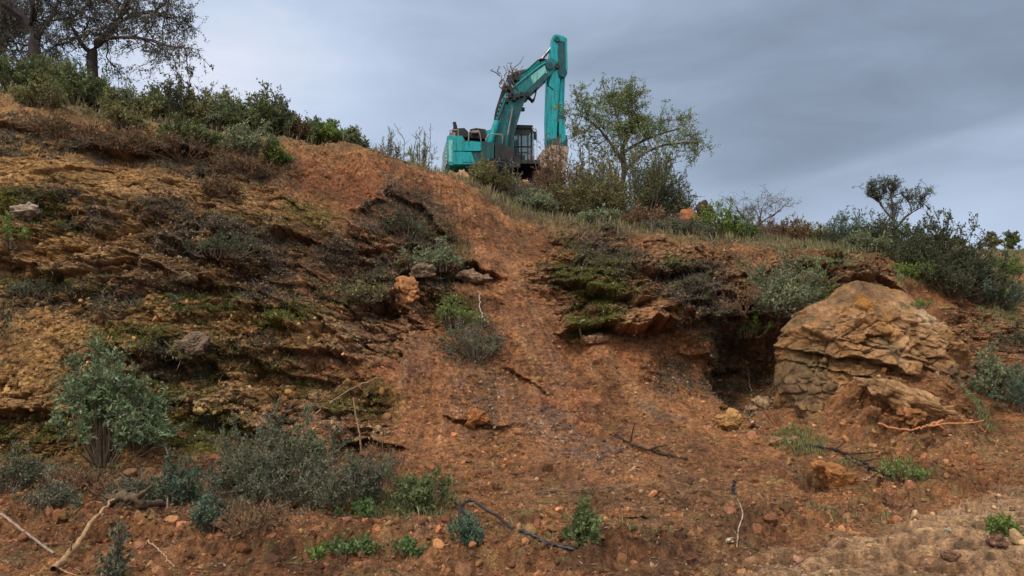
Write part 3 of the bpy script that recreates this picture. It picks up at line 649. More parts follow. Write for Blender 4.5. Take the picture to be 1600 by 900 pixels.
# shrubs below and right of the machine: px, py base, depth, w, h
MIDS = [
 (762, 322, 23, 70, 62, 'mixed', 'olive-green shrub directly in front of the machine tracks'),
 (800, 338, 23, 74, 56, 'grey', 'pale grey-green shrub below the cab'),
 (838, 358, 22.5, 70, 56, 'olive', 'grey-green shrub at the top of the soil slide'),
 (872, 350, 24, 76, 112, 'brown', 'reddish brown bush in front of the bucket'),
 (908, 356, 23.5, 90, 108, 'mixed', 'brown-green bush between the bucket and the almond tree'),
 (950, 356, 24, 100, 110, 'mixed', 'tangled olive bush left of the almond trunk'),
 (1000, 352, 25, 130, 132, 'green', 'dense green bush around the almond trunk'),
 (1040, 350, 25.5, 90, 110, 'dark', 'dark green bush right of the almond trunk'),
 (1005, 368, 22, 90, 44, 'brown', 'low brown bush at the foot of the almond tree'),
 (930, 370, 21.5, 80, 34, 'olive', 'low grey-green ground shrub under the brown bushes'),
 (1050, 383, 21, 70, 36, 'grey', 'purple-grey heathy shrub on the crest edge'),
 (1090, 392, 21, 60, 32, 'grey', 'pale grey low shrub right of the heathy one'),
 (1130, 392, 22, 80, 66, 'light', 'bright yellow-green shrub on the crest'),
 (1165, 398, 22, 60, 40, 'mint', 'fresh green low shrub under the nearly bare tree'),
 (1215, 380, 25, 80, 34, 'brown', 'dry brown brush right of the nearly bare tree'),
 (1262, 382, 26, 80, 32, 'mixed', 'low olive brush on the right skyline'),
 (1312, 392, 26, 80, 50, 'teal', 'blue-green bush at the left of the dark thicket'),
 (1360, 398, 26, 90, 60, 'teal', 'blue-green bush left of the small upright tree'),
 (1352, 416, 23, 80, 40, 'olive', 'grey-green bush on the edge above the boulder'),
 (1400, 420, 25, 100, 72, 'dark', 'dark bush at the foot of the small upright tree'),
 (1452, 436, 24, 100, 84, 'dark', 'dark green bush right of the small upright tree'),
 (1486, 468, 22.5, 104, 100, 'dark', 'big dark bush above the right end of the boulder'),
 (1518, 474, 24, 74, 66, 'teal', 'dark blue-green bush behind the boulder at right'),
 (1552, 478, 25, 70, 50, 'teal', 'blue-grey feathery bush nearest the right edge'),
 (1572, 425, 30, 44, 26, 'light', 'small yellow-green tuft in front of the red field'),
 (1435, 448, 21, 60, 22, 'light', 'small grassy bush right behind the boulder top'),
]
for px, py, d, w, h, st, lb in MIDS:
    if px >= 1435: d = ground_px(px, py, 6)[0][1] + .4
    b = P(px, py, d); g = ground_xy(b[0], b[1]); top = P(px, py - h * (1.08 if px > 1290 else 1.05), d)[2]
    w *= 1.12 if px > 1290 else 1.0; h_ = max(top - g[2], .35)
    dense = 1.3 if st in ('dark', 'teal') else 1.0
    if st == 'brown': wd = C(.16, .095, .07)
    elif st == 'grey': wd = C(.18, .14, .12)
    else: wd = C(.12, .09, .065)
    shrub('shrub', g, w * d / F * .56, h_, st, lb, group='shrubs on the right crest', n1=60, n2=800 if h > 60 else 480, nl=int((7500 if h > 60 else 3800) * dense), ls=1.8, wood=wd, tw=.005)

# plants on the face and in the foreground: px, py base, w, h, style, nl, label
FACE = [
 (165, 712, 138, 158, 'sage', 5200, 'big silvery grey-green sapling bush at the lower left of the face'),
 (218, 692, 66, 92, 'sage', 1300, 'fresh blue-green shoots on the right of the silvery bush'),
 (22, 384, 50, 44, 'light', 900, 'small green plant on the upper left face under a grey stone'),
 (1228, 492, 130, 88, 'olive', 5200, 'leafy grey-green shrub hanging over the hollow left of the boulder'),
 (1262, 478, 70, 60, 'light', 1800, 'fresh green shrub against the top left of the boulder'),
 (1165, 525, 60, 36, 'light', 1000, 'small bright green plant at the mouth of the hollow'),
 (1160, 486, 56, 44, 'brown', 700, 'dry orange-brown shrub on the rock ledge left of the hollow'),
 (715, 500, 64, 34, 'light', 1300, 'bright green weed on the rock ledge at the middle of the face'),
 (740, 552, 90, 48, 'grey', 1500, 'grey dry shrub under the bright weed on the slide'),
 (685, 415, 80, 34, 'olive', 1700, 'grey-green brush on the upper middle face'),
 (640, 365, 70, 34, 'dark', 1300, 'dark brush below the bare crest hump'),
 (1560, 618, 110, 60, 'olive', 2600, 'soft grey-green shrub right of the boulder'),
 (1600, 640, 60, 60, 'teal', 1800, 'blue-green shrub cut by the right edge'),
 (1590, 540, 50, 34, 'dark', 900, 'dark small shrub on the red bank at the right edge'),
 (430, 778, 190, 118, 'grey', 11500, 'large grey-green shrub at the toe of the bank'),
 (478, 730, 60, 76, 'olive', 1500, 'upright grey-green shoots behind the large grey shrub'),
 (540, 785, 120, 84, 'grey', 5500, 'dark grey-green shrub right of the large grey one'),
 (275, 780, 80, 60, 'teal', 2200, 'small teal shrub between the dead log and the large shrub'),
 (340, 820, 70, 52, 'teal', 1700, 'dark teal bushlet in front of the large grey shrub'),
 (215, 785, 80, 44, 'grey', 1400, 'low greyish shrub behind the dead log'),
 (10, 758, 90, 46, 'grey', 1800, 'small grey shrub at the left edge of the toe'),
 (85, 782, 70, 34, 'grey', 1000, 'wispy grey plant on the litter at lower left'),
 (560, 802, 60, 28, 'mint', 700, 'bright green leafy weed right of the large shrub'),
 (560, 850, 70, 18, 'mint', 600, 'bright green weed mat on the soil edge, centre left'),
 (640, 800, 110, 60, 'green', 2300, 'feathery green plant left of the black hose'),
 (640, 850, 50, 14, 'mint', 350, 'tiny green weed near the hose loop'),
 (498, 866, 34, 20, 'light', 300, 'tiny weed beside the dark hole in the soil'),
 (915, 838, 50, 50, 'green', 1300, 'single green weed right of the hose end'),
 (735, 842, 50, 40, 'teal', 700, 'small weed inside the loop of the hose'),
 (1568, 828, 44, 28, 'light', 700, 'lime green weed on the clods at lower right'),
 (1410, 740, 80, 26, 'light', 700, 'low green weed patch beside the black debris'),
 (180, 898, 34, 86, 'grey', 700, 'wispy upright grey plant at the bottom left'),
 (340, 665, 50, 50, 'grey', 700, 'thin grey plant on the mossy lower face'),
 (50, 452, 60, 20, 'grey', 900, 'dry grey brush under the left ledge'),
 (345, 395, 100, 24, 'dark', 1300, 'dark heathery brush patch high on the left face'),
 (1195, 560, 60, 50, 'brown', 400, 'bare dark brush tangle inside the hollow'),
 (560, 460, 90, 22, 'mixed', 1000, 'olive-brown brush on the middle ledge'),
 (1432, 468, 40, 14, 'light', 500, 'little grass cushion on the boulder shoulder'),
 (120, 760, 90, 26, 'brown', 700, 'brown low twigs on the left litter bank'),
 (400, 828, 110, 44, 'brown', 700, 'tangle of dry orange-brown stalks in the foreground'),
 (600, 740, 60, 70, 'brown', 300, 'bare dry bush at the foot of the pale stick'),
]
for px, py, w, h, st, nl_, lb in FACE:
    if 'boulder shoulder' in lb: continue
    b, n = ground_px(px, py, 5)
    near = b[1] < 13
    wd = {'brown': C(.22, .13, .08), 'grey': C(.17, .135, .10), 'dark': C(.12, .09, .07)}.get(st, C(.14, .105, .075))
    dry = nl_ <= 500 and w > 55 and st == 'brown'
    nm = 'weed' if ('weed' in lb or 'small bright green plant' in lb) else 'dry_bush' if dry else 'plant' if 'plant' in lb else 'shrub'
    flat = h < 40
    shrub(nm, b - np.array([0, 0, .03]), w * b[1] / F * .53, h * b[1] / F * (1.0 if h > 60 else 1.1), st, lb, cat=nm.replace('_', ' '), n1=(46 if w > 60 else 20), n2=(700 if w > 110 else 360 if w > 60 else 160),
          nl=int(nl_ * 1.35), ls=(1.9 if st == 'sage' else 1.25 if near else 1.5), twig=(.30 if st in ('brown',) else .18), wood=wd, tw=(.004 if near else .006), base=(.6 if flat else .3), lo=(.62 if h > 100 and st != 'brown' and st != 'grey' else .3))
print('plants', round(time.time() - T0, 1))

# ------------------------------------------------------------------ rocks
def ico(sub):
    bm = bmesh.new(); bmesh.ops.create_icosphere(bm, subdivisions=sub, radius=1)
    V_ = np.array([v.co[:] for v in bm.verts]); F_ = np.array([[v.index for v in f.verts] for f in bm.faces]); bm.free(); return V_, F_
ICO = {k: ico(k) for k in (1, 2, 3, 5)}
def facet(V_, rs, n=14, lo=.62, hi=.95):
    """cut a sphere by random planes: an angular stone"""
    for _ in range(n):
        d = rs.normal(size=3); d /= np.linalg.norm(d); c = rs.uniform(lo, hi); q = V_ @ d
        V_ = V_ - np.where(q > c, q - c, 0)[:, None] * d
    return V_
def rock(name, loc, size, label, colr, cat='rock', rot=0, seed=0, sink=.25, tilt=(0, 0), group=None, strata=0):
    rs = np.random.RandomState(seed + 900); V_, F_ = ICO[5]
    V_ = facet(V_.copy(), rs) ; nrm = V_ / np.linalg.norm(V_, axis=1, keepdims=True)
    V_ = V_ * np.array(size); amp = min(size)
    off = seed * 3.1; Vn = V_ / amp + off; Vw = Vn + .12 * np.stack([vnoise(Vn, 1.5, 441), vnoise(Vn, 1.5, 442), vnoise(Vn, 1.5, 443)], 1)
    o1, e1, _ = worley(Vw, .85, 700 + seed, 1.0); o2, e2, _ = worley(Vw, 2.4, 701 + seed, .9)
    V_ = V_ + nrm * amp * (.42 * o1 - .08 * (1 - sstep(e1, 0, .1)) + .16 * o2 - .05 * (1 - sstep(e2, 0, .12)) + .10 * ridged(Vn, 1.3, 5, .6, seed=77) + .03 * fbm(Vn, 9, 3, .6, seed=78))[:, None]
    colr = np.array(colr) * np.array([1, .9, .74])
    if strata: V_ = V_ + nrm * (.08 * amp * (((V_[:, 2] / amp * strata + .6 * vnoise(V_ / amp, .8, 55)) % 1) - .5))[:, None]
    M = np.array((Matrix.Rotation(rot, 3, 'Z') @ Matrix.Rotation(tilt[0], 3, 'X') @ Matrix.Rotation(tilt[1], 3, 'Y')))
    V_ = V_ @ M.T; V_[:, 2] += size[2] * (1 - sink) * .8
    cc = np.array(colr)[None] * (1 + .5 * fbm(V_ / amp, 1.5, 5, .6, seed=80) + .3 * o1)[:, None]
    o = mk(name, V_, F_, M_ROCK, np.clip(cc, .02, .6)); o.location = tuple(loc)
    return tag(o, label, cat, group)
ROCKS = [
 (1190, 635, .20, .16, .17, (.36, .27, .19), 'pale block of stone in the hollow left of the boulder'),
 (1140, 665, .26, .2, .17, (.40, .25, .12), 'ochre stone lying below the hollow'),
 (1172, 640, .14, .12, .08, (.28, .2, .15), 'small flat stone between the pale block and the ochre stone'),
 (1212, 690, .12, .1, .07, (.3, .2, .14), 'small brown stone on the rubble left under the boulder'),
 (40, 338, .24, .2, .12, (.27, .24, .22), 'grey lichened stone stuck in the upper left face'),
 (636, 462, .26, .22, .3, (.46, .24, .13), 'orange layered rock knob in the middle of the face'),
 (740, 436, .40, .25, .14, (.24, .18, .15), 'grey slab overhanging beside the orange rock knob'),
 (665, 428, .26, .2, .14, (.2, .16, .13), 'dark grey ledge stone left of the overhanging slab'),
 (1500, 568, .35, .3, .16, (.34, .2, .12), 'reddish stone at the right foot of the boulder'),
 (1425, 655, .30, .2, .16, (.33, .17, .09), 'red lump of earth behind the broken root'),
 (745, 664, .20, .16, .14, (.36, .17, .08), 'orange clod standing out on the lower slide'),
 (1270, 500, .30, .25, .2, (.3, .2, .13), 'rough stone wedged on the left shoulder of the boulder'),
 (300, 548, .22, .2, .16, (.2, .16, .14), 'dark round stone among the moss on the left face'),
 (285, 440, .32, .2, .1, (.22, .19, .14), 'flat mossy stone lying on the left ledge'),
 (930, 530, .34, .2, .1, (.25, .17, .12), 'flat grey stone under the green ledge'),
 (1560, 850, .10, .08, .06, (.2, .12, .1), 'dark clod at the road edge, lower right'),
 (1485, 868, .08, .07, .05, (.25, .16, .13), 'small dark stone on the tracked ground'),
 (1485, 832, .03, .03, .02, (.6, .55, .5), 'tiny white stone on the tracked ground'),
 (1140, 842, .04, .03, .03, (.6, .5, .4), 'small white stone beside the curled twig'),
]
for i, (px, py, a, b_, c_, cl, lb) in enumerate(ROCKS):
    g, _ = ground_px(px, py, 5)
    rock('rock', g, (a, b_, c_), lb, cl, rot=random.uniform(-.5, .5), seed=i, tilt=(random.uniform(-.2, .2), random.uniform(-.2, .2)), strata=2.5 if a > .2 else 0)
# slab of orange earth leaning in the foreground right
g, _ = ground_px(1300, 752, 5)
rock('rock', g, (.42, .22, .20), 'tilted orange slab of earth below the boulder', (.40, .20, .09), rot=.25, seed=41, tilt=(.2, .5), sink=.3)
# dark rocks on the skyline
for i, (px, py, w, h, cl, lb) in enumerate([(1105, 338, 40, 22, (.06, .045, .035), 'blackish rock standing on the skyline right of the almond tree'), (1080, 342, 44, 16, (.34, .15, .08), 'red rock beside the blackish one on the skyline'), (1062, 344, 34, 14, (.14, .1, .08), 'dark low rock left of the red skyline rock'), (718, 284, 44, 16, (.36, .24, .17), 'pale brown rubble lump behind the crest under the counterweight'), (822, 300, 40, 20, (.38, .27, .2), 'pale rock lump under the cab'), (745, 286, 24, 14, (.3, .18, .12), 'small brown rubble lump left of the tracks')]):
    d = 26 if px < 1000 else 24.5
    b = P(px, py, d); g = ground_xy(b[0], b[1]); top = P(px, py - h, d)[2]
    rock('rock', g, (w * d / F * .5, .4, max((top - g[2]) * .55, .15)), lb, cl, seed=60 + i, sink=.1)

# the great fallen block at right
def boulder():
    c = P(1362, 560, 15.1)
    outl = [(1508,560),(1506,528),(1490,495),(1455,466),(1420,448),(1385,438),(1350,436),(1318,462),(1285,478),(1258,490),(1240,520),(1228,560),(1222,610),(1216,640),(1240,655),(1275,640),(1310,628),(1350,640),(1400,660),(1450,655),(1490,630),(1506,600)]
    o = np.array([P(x, y, 15.1) for x, y in outl]) - c
    ang = np.unwrap(np.arctan2(o[:, 2], o[:, 0])); rr = np.hypot(o[:, 0], o[:, 2])
    ang = np.concatenate([ang, [ang[0] + 2 * np.pi * np.sign(ang[-1] - ang[0])]]); rr = np.concatenate([rr, [rr[0]]])
    if ang[-1] < ang[0]: ang = ang[::-1]; rr = rr[::-1]
    nth, nph = 620, 330
    th = np.linspace(0, 2 * np.pi, nth, endpoint=False); phi = np.linspace(0.0, np.pi, nph)
    tq = (th - ang[0]) % (2 * np.pi) + ang[0]; Rt = np.interp(tq, ang, rr)
    s = np.sin(phi) ** .62; cph = np.cos(phi); cc = np.sign(cph) * np.abs(cph) ** .85
    X = Rt[None] * np.cos(th)[None] * s[:, None]; Zz = Rt[None] * np.sin(th)[None] * s[:, None]
    Y = -1.05 * cc[:, None] + 0 * X
    # the top leans back, the left face turns away
    Y = Y + .42 * Zz + np.where(X < -.9, (-.9 - X) * .55, 0)
    V_ = np.stack([X, Y, Zz], -1).reshape(-1, 3)
    for d_, f_ in (((-.62, -.76, .2), .74), ((.22, -.62, .75), .74), ((.1, -.97, -.2), .80), ((.62, -.75, -.1), .78), ((-.35, -.5, .8), .84), ((.7, -.3, .65), .84), ((-.9, -.3, -.3), .9), ((-.25, -.85, .45), .83)):
        d_ = np.array(d_) / np.linalg.norm(d_); qq = V_ @ d_; c_ = f_ * qq.max(); V_ = V_ - np.clip(qq - c_, 0, None)[:, None] * d_
    nr = np.stack([X / 1.8, Y / 1.0, Zz / 1.2], -1).reshape(-1, 3); nr /= np.linalg.norm(nr, axis=1, keepdims=True) + 1e-9
    q = V_[:, 0] * .42 + V_[:, 2] * 1.0                              # bedding dips to the right
    q = q + .14 * vnoise(V_, .9, 401) + .05 * vnoise(V_, 2.6, 402) + .05 * vnoise(V_, 6.1, 403)
    cr_ = np.zeros(len(V_))
    for q0, wdt, dep in ((-.05, .03, .10), (-.40, .05, .34), (-.70, .04, .12)):
        k = q - q0
        cr_ += dep * (-np.exp(-np.clip(-k, 0, None) / (wdt * 3)) * (k < 0) + .55 * np.exp(-np.clip(k, 0, None) / .13) * (k >= 0)) * sstep(vnoise(V_, .9, int(500 + q0 * 50)), -.55, .15)
    fr2 = (q * 6) % 1
    Vw = V_ + .03 * np.stack([vnoise(V_, 2.2, 411), vnoise(V_, 2.2, 412), vnoise(V_, 2.2, 413)], 1)
    o1, e1, t1 = worley(Vw, .95, 421, 1.0, (1, 1, 1.3)); o2, e2, t2 = worley(Vw, 2.4, 422, .9, (1, 1, 1.5)); o3, e3, t3 = worley(Vw, 6.5, 423, .8, (1, 1, 1.4))
    D = cr_ + .24 * o1 - .06 * (1 - sstep(e1, 0, .10)) + .13 * o2 - .05 * (1 - sstep(e2, 0, .12)) + .055 * o3 + .08 * fbm(V_, .8, 3, seed=81) + .025 * billow(V_, 4.0, 4, .65, seed=83) + .02 * ridged(V_, 9, 3, .65, seed=88)
    dr = nr * .35 + np.array([0, -.75, 0]) * np.clip(-nr[:, 1:2], 0, 1)
    V_ = V_ + dr * D[:, None]
    ii = np.arange(nph * nth).reshape(nph, nth); jj = np.roll(ii, -1, 1)
    F_ = np.stack([ii[:-1], ii[1:], jj[1:], jj[:-1]], -1).reshape(-1, 4)
    n1 = fbm(V_, 1.3, 4, seed=84); n2 = fbm(V_, 5, 3, seed=85)
    base = np.tile(C(.33, .18, .08), (len(V_), 1)) * (1 + .35 * (t2 - .5) + .3 * (t1 - .5))[:, None]
    base = lerp(base, C(.42, .26, .14), .7 * sstep(n1 + .4 * n2, .02, .4) * .8)
    base = lerp(base, C(.19, .11, .06), sstep(-n1 + .4 * n2, .05, .45) * .7)
    def spot(x, y, rx, ry):
        p_ = P(x, y, 14.6) - c; return 1 - sstep(np.sqrt(((V_[:, 0] - p_[0] + .06 * n2) / rx) ** 2 + ((V_[:, 2] - p_[2] + .1 * n1) / ry) ** 2), .5, 1.15)
    base = lerp(base, C(.42, .185, .04), .85 * spot(1365, 470, .17, .22)); base = lerp(base, C(.36, .19, .06), .6 * spot(1380, 505, .22, .25))
    base = lerp(base, C(.56, .42, .27), .7 * spot(1470, 490, .28, .22)); base = lerp(base, C(.11, .12, .03), .7 * spot(1440, 472, .14, .06))
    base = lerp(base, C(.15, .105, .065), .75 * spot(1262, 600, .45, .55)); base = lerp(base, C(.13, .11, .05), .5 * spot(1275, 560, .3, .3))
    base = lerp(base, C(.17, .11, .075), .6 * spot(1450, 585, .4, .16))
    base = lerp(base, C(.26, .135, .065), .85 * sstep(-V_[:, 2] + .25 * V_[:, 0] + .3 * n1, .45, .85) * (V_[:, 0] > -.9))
    base = lerp(base, C(.13, .10, .06), .6 * sstep(fbm(V_, 2.4, 4, .65, seed=87), .12, .3))
    base = .86 * base * (1 + .5 * n2 + .35 * fbm(V_, 22, 2, .8, seed=86))[:, None]
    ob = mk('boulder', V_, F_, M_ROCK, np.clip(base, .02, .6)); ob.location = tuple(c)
    tag(ob, 'huge fallen block of layered tan rock at the right of the bank', 'boulder')
    return V_ + c
BV = boulder()
bx, by, bd = proj(BV)
def on_boulder(px, py):
    d2 = (bx - px) ** 2 + (by - py) ** 2; k = np.where(d2 < 16)[0]
    return BV[k[np.argmin(bd[k])]] if len(k) else BV[np.argmin(d2)]
shrub('grass_tuft', on_boulder(1436, 474), .2, .1, 'light', 'little grass cushion on the right shoulder of the boulder', cat='grass tuft', n1=30, n2=140, nl=500, base=.8)
# pale split slab below the block
g, _ = ground_px(1420, 622, 5)
rock('rock', g + np.array([0, -.02, -.22]), (1.05, .45, .2), 'long pale split slab dipping right below the boulder', (.38, .25, .15), seed=71, tilt=(.1, .42), sink=.2, strata=2)

# ------------------------------------------------------------------ loose material (stuff)
def pick(weight, n, rs, zone=None):
    w = np.clip(weight, 0, None) * AREA * (TPX > -60) * (TPX < 1660) * (TV > 3.6) * (TV < 13.2); w = w / w.sum()
    k = rs.choice(len(w), n, p=w)
    off = rs.uniform(-.5, .5, (n, 2)); g = TG.reshape(-1, 3)
    return g[k] + du.reshape(-1, 3)[k] * off[:, :1] + dv.reshape(-1, 3)[k] * off[:, 1:], NRM[k], k
def scatter_stones(name, n, weight, smin, smax, colf, seed, label, pw=3.0, sub=2):
    rs = np.random.RandomState(seed); Cn, Nn, k = pick(weight, n, rs)
    bases = [facet(ICO[sub][0].copy(), rs, 9, .45, .85) for _ in range(14)]; F_ = ICO[sub][1]; m = len(bases[0])
    B = np.array(bases)[rs.randint(0, 14, n)]
    q = rs.normal(size=(n, 4)); q /= np.linalg.norm(q, axis=1, keepdims=True); w, x, y, z = q.T
    Rm = np.stack([np.stack([1-2*(y*y+z*z), 2*(x*y-z*w), 2*(x*z+y*w)], 1), np.stack([2*(x*y+z*w), 1-2*(x*x+z*z), 2*(y*z-x*w)], 1), np.stack([2*(x*z-y*w), 2*(y*z+x*w), 1-2*(x*x+y*y)], 1)], 1)
    s = smin + (smax - smin) * rs.uniform(0, 1, n) ** pw
    sc = s[:, None] * rs.uniform(.55, 1.15, (n, 3))
    V_ = np.einsum('nij,nmj->nmi', Rm, B * sc[:, None]) + (Cn + Nn * s[:, None] * .25)[:, None]
    Fx = (F_[None] + (np.arange(n) * m)[:, None, None]).reshape(-1, 3)
    cc = colf(rs, n, k); cc = np.repeat(cc, m, 0)
    o = mk(name, V_.reshape(-1, 3), Fx, M_CLOD, np.clip(cc, .01, .7), smooth=False)
    return tag(o, label, None, None, 'stuff')
bright = np.clip(col, 0, .6)
def clodc(rs, n, k): return bright[k] * rs.uniform(.45, 1.3, (n, 1)) * rs.uniform(.9, 1.1, (n, 3))
lowm = (TV > 3.6) * (1 - sstep(TV, 7.0, 8.4))
wz = (lowm * 1.0 + .45 * (TV < 11.8)) * (1 - .85 * road) * (.35 + sstep(fbm(B0, 1.3, 3, seed=92), -.2, .5)) * (1 - .7 * road)
scatter_stones('soil_clods', 24000, wz / np.clip(DW, 5, 40) ** .5, .006, .05, clodc, 21, 'loose reddish clods of soil all over the bank and track', pw=3.6, sub=1)
scatter_stones('soil_crumbs', 45000, np.clip(lowm + .25 * (TV < 11), 0, 1) * (1 - .5 * road) * (1 - .5 * road) / np.clip(DW, 5, 40) ** 1.4, .004, .02, clodc, 24, 'fine crumbs of earth and grit over the whole surface', pw=2.0, sub=1)
scatter_stones('soil_lumps', 900, (berm * 1.3 + .25 * lowm + .25 * blobs([(560, 280, 120, 30, 10), (700, 640, 120, 60, 0), (900, 690, 120, 40, 20), (1330, 690, 150, 40, 0)])) * (1 - .5 * road), .025, .10, clodc, 22, 'bigger lumps of brown earth along the berm and toe', pw=2.5, sub=2)
def pebc(rs, n, k): return (np.array([.30, .20, .13])[None] * rs.uniform(.4, 1.3, (n, 1))) * rs.uniform(.9, 1.1, (n, 3))
scatter_stones('pebbles', 6000, (.06 + blobs([(900, 690, 150, 50, 22), (760, 620, 60, 70, 0), (1190, 650, 70, 40, 0), (350, 400, 130, 60, 0), (1100, 570, 80, 50, 0)])) * (TV < 11.8), .006, .045, pebc, 23, 'pale pebbles and stone chips lying on the slope', pw=3.2, sub=1)

def blades(name, n, weight, ln, wd, cols, seed, label, up=1.0, bend=.4, lie=0.0, mat=None, cats=None):
    rs = np.random.RandomState(seed); Cn, Nn, k = pick(weight, n, rs)
    D = Nn * .3 + rs.normal(size=(n, 3)) * bend + np.array([0, 0, up]); D /= np.linalg.norm(D, axis=1, keepdims=True)
    if lie: D = D - Nn * (np.sum(D * Nn, 1) * lie)[:, None]; D /= np.linalg.norm(D, axis=1, keepdims=True) + 1e-9
    V_, F_ = leaf_mesh(Cn + Nn * .005 * (1 if not lie else 3), D, ln * rs.uniform(.4, 1.4, n), wd * rs.uniform(.6, 1.4, n), rs)
    c = np.array(cols)[rs.randint(0, len(cols), n)] * rs.uniform(.6, 1.4, (n, 1))
    o = mk(name, V_, F_, M_LEAF, np.clip(np.repeat(c, 4, 0), .01, .6), smooth=False); return tag(o, label, None, None, 'stuff')
blades('moss', 60000, mossm, .035, .016, [(.07, .085, .015), (.11, .12, .02), (.16, .17, .025), (.05, .06, .02)], 31, 'olive green moss growing on the damp rock ledges', up=.7, bend=.6)
blades('leaf_litter', 60000, scrubm + .25 * rocky + .8 * blobs([(100, 745, 170, 20, 3), (450, 800, 160, 30, 0), (1480, 640, 60, 20, 0)]) + .05, .05, .018, [(.13, .09, .065), (.2, .145, .10), (.07, .05, .045), (.28, .21, .15), (.1, .06, .04)], 32, 'brown leaf litter and dead stalks on the ledges', up=0, bend=.8, lie=.85)
blades('dead_twigs', 26000, scrubm * 1.0 + .015, .16, .007, [(.10, .075, .07), (.16, .125, .115), (.06, .045, .04), (.22, .17, .14)], 33, 'fine dead twigs tangled over the ledges', up=.25, bend=.8)
blades('ground_cover', 70000, np.clip(scrubm * (.3 + sstep(fbm(B0, 3, 3, seed=95), -.1, .3)), 0, 1), .05, .024, [(.055, .06, .03), (.035, .035, .022), (.09, .085, .04), (.08, .06, .04), (.12, .12, .07)], 37, 'dark heathery ground cover clinging to the ledges', up=.5, bend=.9)
pg = sstep(TV, 10.95, 11.4) * (1 - .9 * blob(560, 250, 120, 16)) * (1 - .85 * blob(1590, 405, 70, 16))
blades('dry_grass', 60000, pg * np.clip(DW, 10, 40) ** -.6, .22, .022, [(.19, .17, .08), (.12, .13, .05), (.25, .2, .11), (.14, .11, .06)], 34, 'olive and straw coloured grass on the ground behind the crest', up=1.2, bend=.35)
blades('grass', 15000, blobs([(1495, 645, 55, 22, 15), (1240, 690, 50, 12, 0, .7), (1410, 735, 50, 10, 0, .5), (1435, 430, 40, 10, 0), (1300, 410, 60, 8, 0), (600, 790, 120, 26, 0, .5), (1330, 812, 70, 12, 0, .3), (940, 850, 200, 20, 0, .12), (1560, 470, 40, 40, 0, .6), (100, 735, 150, 10, 0, .5), (1320, 720, 60, 12, 0, .5)]), .10, .012, [(.17, .19, .08), (.23, .22, .11), (.12, .16, .05)], 35, 'short pale grass in patches on the toe and right bank', up=1.0, bend=.4)
blades('soil_straw', 9000, lowm + .2 * (TV < 11), .06, .008, [(.3, .2, .13), (.4, .28, .18), (.14, .1, .07)], 36, 'bits of straw and root scattered on the red soil', up=0, bend=.8, lie=.9)
print('stuff', round(time.time() - T0, 1))

# ------------------------------------------------------------------ sticks, logs, hose
def path_obj(name, pts, r0, r1, colr, label, cat, seed=0, n=9, side=(), K=26, wob=.012, mat=None):
    rs = np.random.RandomState(seed + 50); pts = np.array(pts, float)
    Q = herm(pts, np.linspace(0, len(pts) - 1, K)) + rs.normal(0, 1, (K, 3)) * wob
    parts = [tube_mesh(Q[None], (np.linspace(r0, r1, K) * (1 + .1 * rs.normal(size=K) * (wob > 0)))[None], n)]
    for t, dirv, ln in side:
        b = Q[int(t * (K - 1))]; dv_ = np.array(dirv, float); q = b[None] + np.linspace(0, 1, 8)[:, None] * dv_[None] * ln + rs.normal(0, .02 * ln, (8, 3)) * np.linspace(0, 1, 8)[:, None]
        parts.append(tube_mesh(q[None], np.linspace(r1 * .9, r1 * .35, 8)[None], 5))
    V_, F_ = cat_mesh(parts)
    o = mk(name, V_, F_, mat or M_BARK, np.tile(np.array(colr), (len(V_), 1)), loc=Q[0]); return tag(o, label, cat)
def gp(px, py, up=.03): return ground_px(px, py, 5)[0] + np.array([0, 0, up])
path_obj('dead_branch', [gp(84, 897, .05), gp(118, 862, .08), gp(145, 828, .12), gp(176, 797, .13)], .03, .013, (.30, .19, .10), 'pale broken branch lying at the lower left corner', 'branch', 1, side=[(.25, (.3, -.4, .5), .25), (.05, (.8, -.3, -.2), .3)], wob=.006)
path_obj('stick', [gp(2, 806, .05), gp(40, 838, .06), gp(82, 868, .04)], .013, .010, (.24, .19, .15), 'straight grey stick at the left edge of the foreground', 'stick', 2, wob=.002)
path_obj('log', [gp(165, 790, .05), gp(195, 786, .10), gp(225, 792, .06), gp(252, 788, .05)], .055, .035, (.10, .07, .045), 'dark dead log half buried left of the teal shrub', 'log', 3, side=[(.15, (-.5, -.3, .3), .2), (.5, (.6, -.4, .4), .35)], wob=.012)
s0 = gp(568, 712, 0); path_obj('stick', [s0, P(562, 680, s0[1] - .1), P(556, 650, s0[1] - .15), P(552, 620, s0[1] - .2)], .014, .008, (.34, .24, .14), 'pale stick standing upright against the lower face', 'stick', 4, wob=.003)
path_obj('stick', [gp(498, 645, .03), gp(540, 620, .08), gp(590, 588, .04)], .008, .005, (.35, .25, .17), 'thin slanting stick on the face above the upright one', 'stick', 5, wob=.006)
path_obj('root', [gp(500, 750, .3), gp(530, 762, .25), gp(548, 790, .05)], .012, .008, (.28, .18, .13), 'bent brown stalk arching out of the grey shrub', 'stick', 6)
path_obj('stick', [gp(230, 845, .03), gp(250, 865, .05), gp(272, 888, .03)], .007, .005, (.3, .21, .14), 'short pale twig on the soil at lower left', 'stick', 7, wob=.004)
path_obj('branch', [gp(962, 676, .03), gp(990, 698, .06), gp(1020, 706, .05), gp(1075, 716, .03)], .016, .02, (.04, .028, .02), 'black dead branch lying on the lower slide', 'branch', 8, side=[(.25, (.2, -.1, .9), .35), (.25, (-.8, 0, .35), .35), (.6, (.8, -.3, .3), .3)])
path_obj('branch', [gp(860, 660, .03), gp(885, 668, .05), gp(915, 690, .03)], .009, .006, (.12, .08, .07), 'small dark twig on the scree left of the dead branch', 'branch', 9, side=[(.5, (.8, -.2, -.3), .3)])
